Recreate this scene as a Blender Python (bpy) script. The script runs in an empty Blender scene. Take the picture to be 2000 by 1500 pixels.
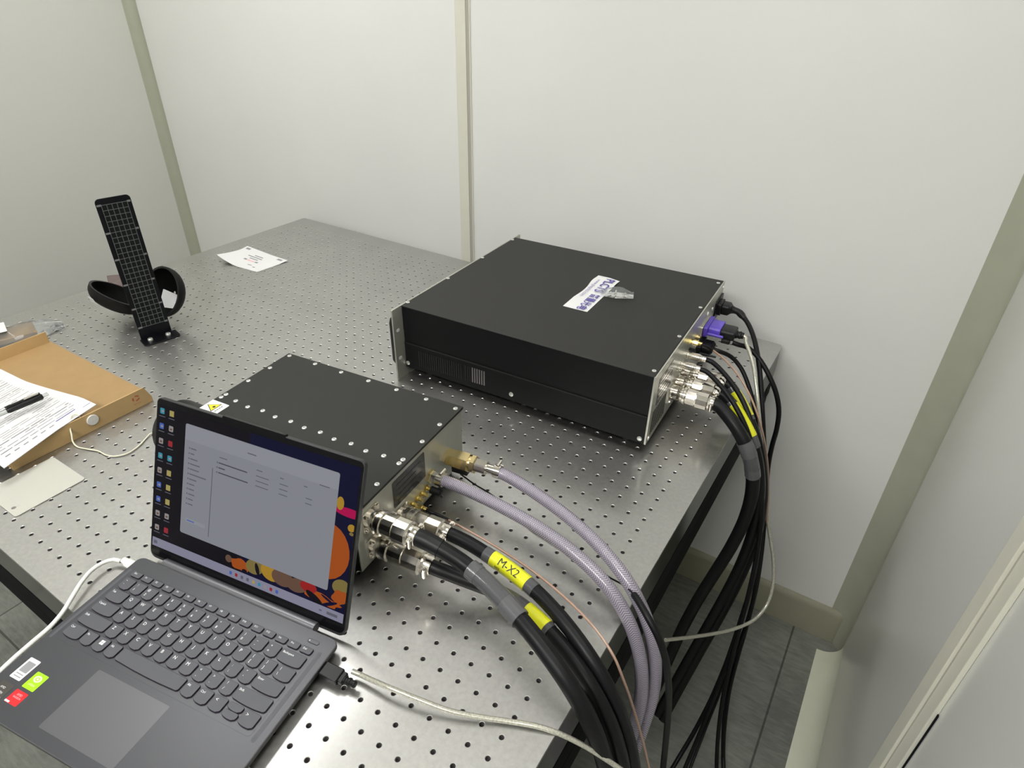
import bpy, bmesh, math, random
from mathutils import Vector, Matrix
random.seed(7)
R = math.radians
sc = bpy.context.scene
COL = sc.collection

# ---------------------------------------------------------------- camera, world, light, exposure
# millimetres are used for all shapes: x along the table, y towards the back wall, z above the table top
TZ = 800.0                                   # the table top stands 0.8 m above the floor
CR = [[0.8409217184733081, 0.5409516089782458, 0.014900340390250316],
      [0.302053051222922, -0.4463463920215025, -0.8423412922184862],
      [-0.4490151641613245, 0.7128437802725316, -0.5387384590689108]]
CP = Vector((366.723, -346.459, 658.316))
FOC = 1234.785
cd = bpy.data.cameras.new('camera'); cam = bpy.data.objects.new('camera', cd); COL.objects.link(cam)
mw = Matrix([[CR[0][i], -CR[1][i], -CR[2][i], 0] for i in range(3)] + [[0, 0, 0, 1]])
cam.matrix_world = Matrix.Translation(Vector((CP.x, CP.y, CP.z + TZ)) / 1000) @ mw
cd.sensor_width = 36; cd.lens = FOC * 36 / 2000; cd.clip_start = 0.02
sc.camera = cam
sc.view_settings.view_transform = 'Standard'; sc.view_settings.look = 'None'
sc.view_settings.gamma = 1; sc.view_settings.exposure = 0.0
wd = bpy.data.worlds.new('world'); sc.world = wd; wd.use_nodes = True
wd.node_tree.nodes['Background'].inputs[0].default_value = (0.8, 0.85, 0.8, 1)
wd.node_tree.nodes['Background'].inputs[1].default_value = 0.05
LIGHTS = [(-1120, 300, 600, 500, 14.6), (230, 200, 600, 500, 5.8), (-100, -1350, 600, 1200, 18.4)]   # centre x, y, length, width, emission; second is an added fill for the floor
try:
    sc.cycles.max_bounces = 8
    sc.cycles.diffuse_bounces = 5
    sc.cycles.caustics_reflective = False; sc.cycles.caustics_refractive = False
except Exception:
    pass

def at(px, py, z):
    """point of the place seen at a pixel of the 2000 x 1500 photograph, z mm above the table top"""
    v = Vector(((px - 1000) / FOC, (py - 750) / FOC, 1))
    d = Vector([sum(CR[k][i] * v[k] for k in range(3)) for i in range(3)])
    return CP + d * ((z - CP.z) / d.z)

# ---------------------------------------------------------------- materials
def nodes(m): return m.node_tree.nodes, m.node_tree.links
def mat(name, col, rough=0.5, metal=0.0, spec=0.5, coat=0.0, alpha=1.0, emit=None, es=1.0, bump=0.0, bscale=200.0, var=0.0, vscale=20.0, rvar=0.0):
    m = bpy.data.materials.new(name); m.use_nodes = True
    n, l = nodes(m); b = n['Principled BSDF']
    b.inputs['Base Color'].default_value = (*col, 1); b.inputs['Roughness'].default_value = rough
    b.inputs['Metallic'].default_value = metal; b.inputs['Specular IOR Level'].default_value = spec
    b.inputs['Coat Weight'].default_value = coat; b.inputs['Alpha'].default_value = alpha
    if emit:
        b.inputs['Emission Color'].default_value = (*emit, 1); b.inputs['Emission Strength'].default_value = es
    tc = n.new('ShaderNodeTexCoord')
    if var or rvar:
        t = n.new('ShaderNodeTexNoise'); t.inputs['Scale'].default_value = vscale; t.inputs['Detail'].default_value = 5
        l.new(tc.outputs['Object'], t.inputs['Vector'])
        if var:
            mr = n.new('ShaderNodeMapRange'); mr.inputs[1].default_value = 0.3; mr.inputs[2].default_value = 0.7
            mr.inputs[3].default_value = 1 - var; mr.inputs[4].default_value = 1 + var
            l.new(t.outputs['Fac'], mr.inputs[0])
            mx = n.new('ShaderNodeVectorMath'); mx.operation = 'SCALE'; mx.inputs[0].default_value = col
            l.new(mr.outputs[0], mx.inputs['Scale']); l.new(mx.outputs[0], b.inputs['Base Color'])
        if rvar:
            m2 = n.new('ShaderNodeMapRange'); m2.inputs[1].default_value = 0.3; m2.inputs[2].default_value = 0.7
            m2.inputs[3].default_value = rough - rvar; m2.inputs[4].default_value = rough + rvar
            l.new(t.outputs['Fac'], m2.inputs[0]); l.new(m2.outputs[0], b.inputs['Roughness'])
    if bump:
        t2 = n.new('ShaderNodeTexNoise'); t2.inputs['Scale'].default_value = bscale; t2.inputs['Detail'].default_value = 3
        l.new(tc.outputs['Object'], t2.inputs['Vector'])
        bp = n.new('ShaderNodeBump'); bp.inputs['Strength'].default_value = bump; bp.inputs['Distance'].default_value = 0.001
        l.new(t2.outputs['Fac'], bp.inputs['Height']); l.new(bp.outputs[0], b.inputs['Normal'])
    return m

M = {}
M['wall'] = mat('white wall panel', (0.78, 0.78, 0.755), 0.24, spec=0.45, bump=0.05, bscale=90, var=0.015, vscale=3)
M['wall_side'] = mat('white wall panel dimmed for the left wall', (0.60, 0.60, 0.555), 0.3, spec=0.45, bump=0.05, bscale=90, var=0.015, vscale=3)  # white panels again, colour lowered so the left wall comes out dimmer
M['wall_right'] = mat('white wall panel dimmed for the right wall', (0.66, 0.66, 0.63), 0.22, spec=0.5, bump=0.05, bscale=90, var=0.015, vscale=3)  # same panels, weaker light on this wall put into the colour
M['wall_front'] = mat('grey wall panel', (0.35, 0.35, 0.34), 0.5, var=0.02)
M['cove'] = mat('grey green cove strip', (0.40, 0.41, 0.32), 0.35, var=0.03)
M['cove_lit'] = mat('lit cove strip', (0.80, 0.80, 0.66), 0.35, var=0.03)  # cove strip near the floor, its stronger light painted into the tone
M['seam'] = mat('beige joint strip', (0.70, 0.69, 0.59), 0.4, var=0.02)
M['groove'] = mat('joint groove', (0.42, 0.40, 0.35), 0.5)
M['skirting'] = mat('beige skirting', (0.34, 0.33, 0.245), 0.4, var=0.05)
M['ceiling'] = mat('ceiling white', (0.8, 0.8, 0.78), 0.6, var=0.02)
M['white_paint'] = mat('white housing', (0.8, 0.8, 0.8), 0.4)

def floor_mat():
    m = mat('dark vinyl floor', (0.075, 0.078, 0.066), 0.38)
    n, l = nodes(m); b = n['Principled BSDF']; tc = n['Texture Coordinate']
    mp = n.new('ShaderNodeMapping'); l.new(tc.outputs['Object'], mp.inputs['Vector'])
    mp.inputs['Rotation'].default_value = (0, 0, R(0))
    mp.inputs['Scale'].default_value = (14, 60, 14)
    t = n.new('ShaderNodeTexNoise'); t.inputs['Scale'].default_value = 1.6; t.inputs['Detail'].default_value = 6; t.inputs['Roughness'].default_value = 0.65
    l.new(mp.outputs[0], t.inputs['Vector'])
    t1 = n.new('ShaderNodeTexNoise'); t1.inputs['Scale'].default_value = 5; t1.inputs['Detail'].default_value = 4
    l.new(tc.outputs['Object'], t1.inputs['Vector'])
    br = n.new('ShaderNodeTexBrick'); br.offset = 0; br.inputs['Scale'].default_value = 1
    br.inputs['Brick Width'].default_value = 0.6; br.inputs['Row Height'].default_value = 0.6; br.inputs['Mortar Size'].default_value = 0.0025
    br.inputs['Color1'].default_value = (1, 1, 1, 1); br.inputs['Color2'].default_value = (0.86, 0.86, 0.86, 1); br.inputs['Mortar'].default_value = (0.35, 0.35, 0.35, 1)
    m3 = n.new('ShaderNodeMapping'); l.new(tc.outputs['Object'], m3.inputs['Vector']); m3.inputs['Location'].default_value = (0.162, 0.18, 0)
    l.new(m3.outputs[0], br.inputs['Vector'])
    a = n.new('ShaderNodeMath'); a.operation = 'ADD'; l.new(t.outputs['Fac'], a.inputs[0]); l.new(t1.outputs['Fac'], a.inputs[1])
    cr = n.new('ShaderNodeMapRange'); cr.inputs[1].default_value = 0.75; cr.inputs[2].default_value = 1.3; cr.inputs[3].default_value = 0.75; cr.inputs[4].default_value = 1.45
    l.new(a.outputs[0], cr.inputs[0])
    s = n.new('ShaderNodeVectorMath'); s.operation = 'SCALE'; s.inputs[0].default_value = (0.21, 0.215, 0.192); l.new(cr.outputs[0], s.inputs['Scale'])
    v = n.new('ShaderNodeVectorMath'); v.operation = 'MULTIPLY'; l.new(s.outputs[0], v.inputs[0]); l.new(br.outputs['Color'], v.inputs[1])
    l.new(v.outputs[0], b.inputs['Base Color'])
    return m
M['floor'] = floor_mat()

def steel_mat():
    m = mat('ferromagnetic steel skin', (0.60, 0.59, 0.55), 0.36, metal=1.0)
    n, l = nodes(m); b = n['Principled BSDF']; tc = n['Texture Coordinate']
    t = n.new('ShaderNodeTexNoise'); t.inputs['Scale'].default_value = 170; t.inputs['Detail'].default_value = 4; t.inputs['Roughness'].default_value = 0.6
    l.new(tc.outputs['Object'], t.inputs['Vector'])
    t2 = n.new('ShaderNodeTexNoise'); t2.inputs['Scale'].default_value = 9; t2.inputs['Detail'].default_value = 4
    l.new(tc.outputs['Object'], t2.inputs['Vector'])
    r1 = n.new('ShaderNodeMapRange'); r1.inputs[1].default_value = 0.35; r1.inputs[2].default_value = 0.65; r1.inputs[3].default_value = 0.93; r1.inputs[4].default_value = 1.07
    l.new(t.outputs['Fac'], r1.inputs[0])
    r2 = n.new('ShaderNodeMapRange'); r2.inputs[1].default_value = 0.3; r2.inputs[2].default_value = 0.7; r2.inputs[3].default_value = 0.95; r2.inputs[4].default_value = 1.05
    l.new(t2.outputs['Fac'], r2.inputs[0])
    mm = n.new('ShaderNodeMath'); mm.operation = 'MULTIPLY'; l.new(r1.outputs[0], mm.inputs[0]); l.new(r2.outputs[0], mm.inputs[1])
    s = n.new('ShaderNodeVectorMath'); s.operation = 'SCALE'; s.inputs[0].default_value = (0.42, 0.413, 0.392); l.new(mm.outputs[0], s.inputs['Scale'])
    l.new(s.outputs[0], b.inputs['Base Color'])
    r3 = n.new('ShaderNodeMapRange'); r3.inputs[1].default_value = 0.35; r3.inputs[2].default_value = 0.65; b.inputs['Coat Weight'].default_value = 1.0; b.inputs['Coat IOR'].default_value = 1.9; b.inputs['Coat Roughness'].default_value = 0.17
    r3.inputs[3].default_value = 0.44; r3.inputs[4].default_value = 0.52
    l.new(t.outputs['Fac'], r3.inputs[0]); l.new(r3.outputs[0], b.inputs['Roughness'])
    bp = n.new('ShaderNodeBump'); bp.inputs['Strength'].default_value = 0.06; bp.inputs['Distance'].default_value = 0.0004
    l.new(t2.outputs['Fac'], bp.inputs['Height'])
    return m
M['steel'] = steel_mat()
M['hole'] = mat('threaded hole steel', (0.34, 0.31, 0.32), 0.35, metal=0.8)
M['chamfer'] = mat('chamfer highlight', (0.78, 0.77, 0.74), 0.3, metal=0.7)  # paler than the skin: rim highlight painted into the colour
M['hole_deep'] = mat('hole depth', (0.05, 0.04, 0.045), 0.7)
M['laminate'] = mat('dark laminate side', (0.030, 0.031, 0.026), 0.16, spec=0.45)
M['frame'] = mat('black painted frame', (0.004, 0.004, 0.005), 0.7, spec=0.08)
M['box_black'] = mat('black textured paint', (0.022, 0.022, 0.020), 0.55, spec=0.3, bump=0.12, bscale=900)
M['box_side'] = mat('darker black sides', (0.007, 0.0075, 0.008), 0.5, spec=0.22, bump=0.1, bscale=900)  # darker black than the covers, for the box sides
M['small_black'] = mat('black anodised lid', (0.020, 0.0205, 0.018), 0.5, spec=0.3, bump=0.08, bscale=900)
M['alu'] = mat('brushed aluminium panel', (0.50, 0.50, 0.44), 0.34, metal=0.5, var=0.04, vscale=40)
M['alu_bright'] = mat('bright aluminium edge', (0.75, 0.74, 0.68), 0.25, metal=0.9)
M['nickel'] = mat('polished nickel', (0.74, 0.70, 0.63), 0.16, metal=1.0, rvar=0.04, vscale=60)
M['screw'] = mat('zinc screw head', (0.8, 0.8, 0.76), 0.3, metal=0.7)
M['brass'] = mat('brass', (0.70, 0.57, 0.30), 0.24, metal=1.0)
M['gold'] = mat('gold plate', (0.78, 0.62, 0.24), 0.2, metal=1.0)
M['rubber'] = mat('black rubber', (0.007, 0.007, 0.008), 0.42, spec=0.3)
M['cable_black'] = mat('black cable jacket', (0.006, 0.006, 0.007), 0.40, spec=0.22, rvar=0.06, vscale=30)
M['cable_thin'] = mat('thin black cable', (0.005, 0.005, 0.006), 0.42, spec=0.22)
M['plastic_black'] = mat('black moulded plastic', (0.009, 0.009, 0.010), 0.38, spec=0.3)
M['sleeve'] = mat('clear heat shrink', (0.16, 0.16, 0.17), 0.22, alpha=0.55, coat=0.4)
M['yellow'] = mat('yellow cable label', (0.80, 0.80, 0.02), 0.3, coat=0.4)
M['ink'] = mat('black ink', (0.02, 0.02, 0.02), 0.5)
M['ink_grey'] = mat('grey print', (0.27, 0.27, 0.28), 0.6)
M['ink_blue'] = mat('violet blue print', (0.085, 0.06, 0.33), 0.5)
M['ink_blue_light'] = mat('pale violet print', (0.28, 0.26, 0.48), 0.5)
M['ink_red'] = mat('red print', (0.5, 0.12, 0.05), 0.6)
M['paper'] = mat('white paper', (0.74, 0.74, 0.74), 0.6)
M['card'] = mat('ivory card', (0.50, 0.495, 0.44), 0.5)
M['card_line'] = mat('grey band on card', (0.50, 0.49, 0.44), 0.5)
M['cardboard'] = mat('kraft cardboard', (0.37, 0.235, 0.10), 0.65, var=0.04, vscale=30)
M['kraft_lit'] = mat('brightened kraft cardboard', (0.56, 0.38, 0.175), 0.6, var=0.05, vscale=30)  # same cardboard, upright walls painted brighter to make up for weak side light
M['string'] = mat('cream string', (0.78, 0.75, 0.58), 0.7)
M['white_plastic'] = mat('white cable plastic', (0.85, 0.85, 0.80), 0.35)
M['button'] = mat('white plastic button', (0.75, 0.74, 0.70), 0.35)
M['clear_jacket'] = mat('clear jacket over braid', (0.50, 0.49, 0.41), 0.22, metal=0.35, var=0.25, vscale=500, coat=0.5)
M['copper_jacket'] = mat('tan coax jacket', (0.42, 0.27, 0.20), 0.3, coat=0.5)
M['purple'] = mat('violet connector plastic', (0.12, 0.07, 0.52), 0.35)
M['laptop'] = mat('storm grey aluminium', (0.055, 0.056, 0.063), 0.36, metal=0.25, spec=0.5)
M['laptop_edge'] = mat('grey aluminium edge', (0.16, 0.16, 0.17), 0.38, metal=0.6)
M['laptop_dark'] = mat('dark grey casing', (0.030, 0.030, 0.032), 0.4)
M['key'] = mat('grey key cap', (0.075, 0.076, 0.088), 0.5)
M['key_side'] = mat('dark key flank', (0.015, 0.008, 0.02), 0.6)
M['legend'] = mat('white legend', (0.85, 0.87, 0.87), 0.5)
M['touchpad'] = mat('touchpad glass', (0.10, 0.10, 0.108), 0.36, metal=0.2)
M['bezel'] = mat('black glass bezel', (0.005, 0.005, 0.006), 0.15, spec=0.2)
M['case_cloth'] = mat('black nylon shell', (0.007, 0.007, 0.0065), 0.6, spec=0.2, bump=0.2, bscale=700)
M['case_in'] = mat('black lining', (0.004, 0.004, 0.004), 0.8, spec=0.1)
M['bracket'] = mat('black powder coated steel', (0.004, 0.004, 0.006), 0.4, spec=0.25)
M['grid'] = mat('grey grid lines', (0.13, 0.14, 0.14), 0.45)
M['grid_tab'] = mat('pale grid tabs', (0.20, 0.20, 0.20), 0.4)
M['grid_pad'] = mat('black grid cells', (0.007, 0.008, 0.0075), 0.5, spec=0.2)
M['goggle'] = mat('pink tinted lens', (0.28, 0.13, 0.14), 0.08, alpha=0.6)
M['white_label'] = mat('white label', (0.76, 0.76, 0.76), 0.45)
M['yellow_sign'] = mat('yellow warning sign', (0.85, 0.72, 0.02), 0.45)
M['green_sticker'] = mat('lime green sticker', (0.35, 0.80, 0.0), 0.4)
M['red_sticker'] = mat('red sticker', (0.62, 0.015, 0.02), 0.35)
M['pink_print'] = mat('pink print', (0.85, 0.45, 0.48), 0.4)
M['pale_print'] = mat('pale green print', (0.72, 0.92, 0.55), 0.4)
M['dark_sticker'] = mat('dark sticker', (0.06, 0.055, 0.05), 0.3)
M['sock_dark'] = mat('dark socket interior', (0.01, 0.01, 0.01), 0.5)
M['plate'] = mat('grey printed name plate', (0.085, 0.085, 0.08), 0.2, metal=0.4)

def film_mat(name, tint, a):
    m = bpy.data.materials.new(name); m.use_nodes = True
    n, l = nodes(m); n.remove(n['Principled BSDF']); out = n['Material Output']
    tr = n.new('ShaderNodeBsdfTransparent'); tr.inputs[0].default_value = (0.93, 0.94, 0.94, 1)
    g = n.new('ShaderNodeBsdfGlossy'); g.inputs['Roughness'].default_value = 0.12; g.inputs[0].default_value = (0.9, 0.9, 0.9, 1)
    d = n.new('ShaderNodeBsdfDiffuse'); d.inputs[0].default_value = (*tint, 1)
    lw = n.new('ShaderNodeLayerWeight'); lw.inputs[0].default_value = 0.25
    m1 = n.new('ShaderNodeMixShader'); m1.inputs[0].default_value = a; l.new(tr.outputs[0], m1.inputs[1]); l.new(d.outputs[0], m1.inputs[2])
    m2 = n.new('ShaderNodeMixShader'); l.new(lw.outputs['Fresnel'], m2.inputs[0]); l.new(m1.outputs[0], m2.inputs[1]); l.new(g.outputs[0], m2.inputs[2])
    l.new(m2.outputs[0], out.inputs[0]); return m
M['film'] = film_mat('clear plastic film', (0.50, 0.52, 0.52), 0.22)

def hose_mat():
    m = mat('braided pvc hose', (0.42, 0.39, 0.45), 0.22, coat=0.5)
    n, l = nodes(m); b = n['Principled BSDF']
    uv = n.new('ShaderNodeUVMap'); sp = n.new('ShaderNodeSeparateXYZ'); l.new(uv.outputs[0], sp.inputs[0])
    def mth(op, a, bb=None, v=None):
        x = n.new('ShaderNodeMath'); x.operation = op
        l.new(a, x.inputs[0])
        if bb is not None: l.new(bb, x.inputs[1])
        if v is not None: x.inputs[1].default_value = v
        return x.outputs[0]
    # u = arc length in mm, v = turns around the hose: a herringbone of cords that change lean on every rib
    rib = mth('MULTIPLY', sp.outputs[1], v=10.0)
    tri = mth('PINGPONG', rib, v=1.0)
    s = mth('MULTIPLY', sp.outputs[0], v=0.36)
    ph = mth('ADD', s, mth('MULTIPLY', tri, v=1.2))
    w = mth('PINGPONG', ph, v=0.5)
    cr = n.new('ShaderNodeMapRange'); cr.inputs[1].default_value = 0.12; cr.inputs[2].default_value = 0.38; l.new(w, cr.inputs[0])
    mx = n.new('ShaderNodeMix'); mx.data_type = 'RGBA'; l.new(cr.outputs[0], mx.inputs[0])
    mx.inputs[6].default_value = (0.15, 0.13, 0.17, 1); mx.inputs[7].default_value = (0.38, 0.35, 0.41, 1)
    l.new(mx.outputs[2], b.inputs['Base Color'])
    bp = n.new('ShaderNodeBump'); bp.inputs['Strength'].default_value = 0.25; bp.inputs['Distance'].default_value = 0.0008
    l.new(cr.outputs[0], bp.inputs['Height']); l.new(bp.outputs[0], b.inputs['Normal'])
    return m
M['hose'] = hose_mat()
def emit(name, c, s=1.0):
    return mat(name, (0.002, 0.002, 0.002), 0.3, spec=0.12, emit=c, es=s)

# ---------------------------------------------------------------- mesh builder
class MB:
    def __init__(s): s.v = []; s.f = []; s.m = []; s.uv = {}
    def add(s, vs, fs, mi=0, xf=None, uvs=None):
        o = len(s.v)
        for v in vs:
            v = Vector(v); s.v.append(xf @ v if xf else v)
        for f in fs: s.f.append([o + i for i in f]); s.m.append(mi)
        if uvs:
            for i, u in enumerate(uvs): s.uv[o + i] = u
        return s
    def box(s, x0, x1, y0, y1, z0, z1, mi=0, xf=None):
        vs = [(x, y, z) for z in (z0, z1) for y in (y0, y1) for x in (x0, x1)]
        return s.add(vs, [(0, 2, 3, 1), (4, 5, 7, 6), (0, 1, 5, 4), (2, 6, 7, 3), (1, 3, 7, 5), (0, 4, 6, 2)], mi, xf)
    def prism(s, pts, z0, z1, mi=0, xf=None, side=None, ch=0.0, top=None):
        """outline pts (counter clockwise) between z0 and z1; ch insets the top outline"""
        n = len(pts); c = Vector((sum(p[0] for p in pts) / n, sum(p[1] for p in pts) / n))
        vs = [(p[0], p[1], z0) for p in pts] + [(p[0], p[1], z1 - ch) for p in pts]
        side = mi if side is None else side
        if ch:
            ins = []
            for i, p in enumerate(pts):
                a = Vector(pts[i - 1]); b = Vector(pts[(i + 1) % n]); t = (b - a)
                nn = Vector((-t.y, t.x)); nn = nn.normalized() if nn.length > 1e-9 else Vector((0, 0))
                ins.append((p[0] + nn.x * ch, p[1] + nn.y * ch, z1))
            vs += ins
        fs = [[i, (i + 1) % n, n + (i + 1) % n, n + i] for i in range(n)]
        s.add(vs, [], mi, xf); o = len(s.v) - len(vs)
        for f in fs: s.f.append([o + i for i in f]); s.m.append(side)
        if ch:
            for i in range(n): s.f.append([o + n + i, o + n + (i + 1) % n, o + 2 * n + (i + 1) % n, o + 2 * n + i]); s.m.append(side if top is None else top)
        k = 2 * n if ch else n
        s.f.append([o + k + i for i in range(n)]); s.m.append(mi)
        s.f.append([o + i for i in range(n - 1, -1, -1)]); s.m.append(side)
        return s
    def rev(s, prof, seg=24, mi=0, xf=None, phase=0.0):
        """profile [(d, r)] turned about the local x axis"""
        vs = []; fs = []
        for d, r in prof:
            for k in range(seg):
                a = phase + 2 * math.pi * k / seg; vs.append((d, r * math.cos(a), r * math.sin(a)))
        for j in range(len(prof) - 1):
            for k in range(seg):
                a = j * seg + k; b = j * seg + (k + 1) % seg; fs.append((a, b, b + seg, a + seg))
        fs.append(tuple(range(seg - 1, -1, -1))); o = (len(prof) - 1) * seg; fs.append(tuple(range(o, o + seg)))
        return s.add(vs, fs, mi, xf)
    def tube(s, fr, r, seg=14, mi=0, cap=True):
        """fr: list of (point, n, b, arc length); r a number or a function of the arc length"""
        vs = []; fs = []; uv = []
        for p, n, b, L in fr:
            rr = r(L) if callable(r) else r
            for k in range(seg + 1):
                a = 2 * math.pi * k / seg; vs.append(p + n * (rr * math.cos(a)) + b * (rr * math.sin(a))); uv.append((L, k / seg))
        w = seg + 1
        for j in range(len(fr) - 1):
            for k in range(seg):
                a = j * w + k; fs.append((a, a + 1, a + 1 + w, a + w))
        if cap:
            fs.append(tuple(range(seg - 1, -1, -1))); o = (len(fr) - 1) * w; fs.append(tuple(range(o, o + seg)))
        return s.add(vs, fs, mi, None, uv)
    def text(s, body, size, xf, mi=0, font=None, align='CENTER', fn=None, sx=1.0, bold=0.0):
        vs, fs = glyphs(body, bold or None, align)
        vv = [(x * size * sx, y * size, 0) for x, y in vs]
        if fn:
            bm_ = bmesh.new(); q = [bm_.verts.new(v) for v in vv]
            for f in fs:
                try: bm_.faces.new([q[i] for i in f])
                except ValueError: pass
            for _ in range(4):
                le = [e for e in bm_.edges if e.calc_length() > 1.6]
                if le: bmesh.ops.subdivide_edges(bm_, edges=le, cuts=1, use_grid_fill=False); bmesh.ops.triangulate(bm_, faces=bm_.faces)
            bm_.verts.ensure_lookup_table(); bm_.verts.index_update()
            vv = [tuple(v.co) for v in bm_.verts]; fs = [[v.index for v in f.verts] for f in bm_.faces]; bm_.free()
        if fn: vv = [fn(x, y) for x, y, z in vv]
        return s.add(vv, fs, mi, xf)
    def build(s, name, mats, parent=None, world=False, smooth=40, label=None, bevel=0.0):
        me = bpy.data.meshes.new(name)
        off = Vector((0, 0, 0))
        if world: off = Vector((0, 0, TZ)) - (Vector(parent.location) * 1000 if parent else Vector((0, 0, 0)))
        elif parent is None: off = Vector((0, 0, TZ))
        me.from_pydata([(v + off) / 1000 for v in s.v], [], s.f)
        if not isinstance(mats, (list, tuple)): mats = [mats]
        for m in mats: me.materials.append(M[m] if isinstance(m, str) else m)
        me.polygons.foreach_set('material_index', s.m)
        if s.uv:
            ul = me.uv_layers.new(name='UVMap')
            for lp in me.loops:
                u = s.uv.get(lp.vertex_index)
                if u: ul.data[lp.index].uv = u
        me.update()
        if smooth:
            me.shade_smooth(); me.set_sharp_from_angle(angle=R(smooth))
        o = bpy.data.objects.new(name, me); COL.objects.link(o)
        if parent: o.parent = parent
        if label: o['label'] = label
        if bevel:
            bm_ = o.modifiers.new('bevel', 'BEVEL'); bm_.width = bevel / 1000; bm_.segments = 2; bm_.limit_method = 'ANGLE'; bm_.angle_limit = R(50)
        return o

_g = {}
CJK = None
def glyphs(body, font=None, align='CENTER'):
    k = (body, font, align)
    if k in _g: return _g[k]
    c = bpy.data.curves.new('t', 'FONT'); c.body = body; c.size = 1; c.align_x = align; c.align_y = 'CENTER'; c.resolution_u = 2; c.offset = font or 0.0
    o = bpy.data.objects.new('t', c); COL.objects.link(o)
    dg = bpy.context.evaluated_depsgraph_get(); e = o.evaluated_get(dg); me = e.to_mesh()
    vs = [(v.co.x, v.co.y) for v in me.vertices]; fs = [list(p.vertices) for p in me.polygons]
    e.to_mesh_clear(); bpy.data.objects.remove(o); bpy.data.curves.remove(c)
    _g[k] = (vs, fs); return vs, fs

def thing(name, label, cat, loc=(0, 0, 0), rz=0.0, group=None):
    o = bpy.data.objects.new(name, None); COL.objects.link(o); o.empty_display_size = 0.02
    o.location = (loc[0] / 1000, loc[1] / 1000, (loc[2] + TZ) / 1000); o.rotation_euler = (0, 0, R(rz))
    o['label'] = label; o['category'] = cat
    if group: o['group'] = group
    bpy.context.view_layer.update()
    return o
def tag(o, label, cat, group=None):
    o['label'] = label; o['category'] = cat
    if group: o['group'] = group
    return o
def struct(name, mb, mats, **k):
    o = mb.build(name, mats, **k); o['kind'] = 'structure'; return o
def rrect(x0, x1, y0, y1, r, n=5):
    rs = r if isinstance(r, (list, tuple)) else (r,) * 4      # corners: x1y0, x1y1, x0y1, x0y0
    out = []
    for (cx, cy, a0, q) in ((x1, y0, -90, rs[0]), (x1, y1, 0, rs[1]), (x0, y1, 90, rs[2]), (x0, y0, 180, rs[3])):
        sx = -1 if cx == x1 else 1; sy = -1 if cy == y1 else 1
        for k in range(n + 1):
            a = R(a0 + 90 * k / n); out.append((cx + sx * q + q * math.cos(a), cy + sy * q + q * math.sin(a)))
    return out
def spline(pts, step=6.0):
    P = [Vector(p) for p in pts]; P = [P[0] * 2 - P[1]] + P + [P[-1] * 2 - P[-2]]; out = []
    for i in range(1, len(P) - 2):
        a, b, c, d = P[i - 1:i + 3]; n = max(2, int((c - b).length / step))
        def tj(t, p, q): return t + max((q - p).length, 1e-6) ** 0.5
        t0 = 0; t1 = tj(t0, a, b); t2 = tj(t1, b, c); t3 = tj(t2, c, d)
        for k in range(n):
            t = t1 + (t2 - t1) * k / n
            A1 = a * ((t1 - t) / (t1 - t0)) + b * ((t - t0) / (t1 - t0)); A2 = b * ((t2 - t) / (t2 - t1)) + c * ((t - t1) / (t2 - t1)); A3 = c * ((t3 - t) / (t3 - t2)) + d * ((t - t2) / (t3 - t2))
            B1 = A1 * ((t2 - t) / (t2 - t0)) + A2 * ((t - t0) / (t2 - t0)); B2 = A2 * ((t3 - t) / (t3 - t1)) + A3 * ((t - t1) / (t3 - t1))
            out.append(B1 * ((t2 - t) / (t2 - t1)) + B2 * ((t - t1) / (t2 - t1)))
    out.append(P[-2]); return out
def smooth_pts(pts, it=2, ends=2):
    P = [Vector(p) for p in pts]
    for _ in range(it):
        Q = P[:]
        for i in range(ends, len(P) - 1): Q[i] = P[i] * 0.5 + (P[i - 1] + P[i + 1]) * 0.25
        P = Q
    return P
def frames(pts, up=Vector((0, 0, 1))):
    out = []; L = 0.0; n = None
    for i, p in enumerate(pts):
        t = (pts[min(i + 1, len(pts) - 1)] - pts[max(i - 1, 0)]).normalized()
        if n is None: n = up - t * up.dot(t); n = n.normalized() if n.length > 0.1 else t.orthogonal().normalized()
        else: n = (n - t * n.dot(t)).normalized()
        if i: L += (p - pts[i - 1]).length
        out.append((p, n, t.cross(n), L))
    return out
def cut(fr, a, b): return [f for f in fr if a <= f[3] <= b]
def axis_xf(p, d, up=(0, 0, 1)):
    d = Vector(d).normalized(); u = Vector(up); y = u.cross(d)
    if y.length < 1e-3: y = Vector((0, 1, 0))
    y.normalize(); z = d.cross(y)
    return Matrix(((d.x, y.x, z.x, p[0]), (d.y, y.y, z.y, p[1]), (d.z, y.z, z.z, p[2]), (0, 0, 0, 1)))
def T(x, y, z): return Matrix.Translation((x, y, z))

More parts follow.
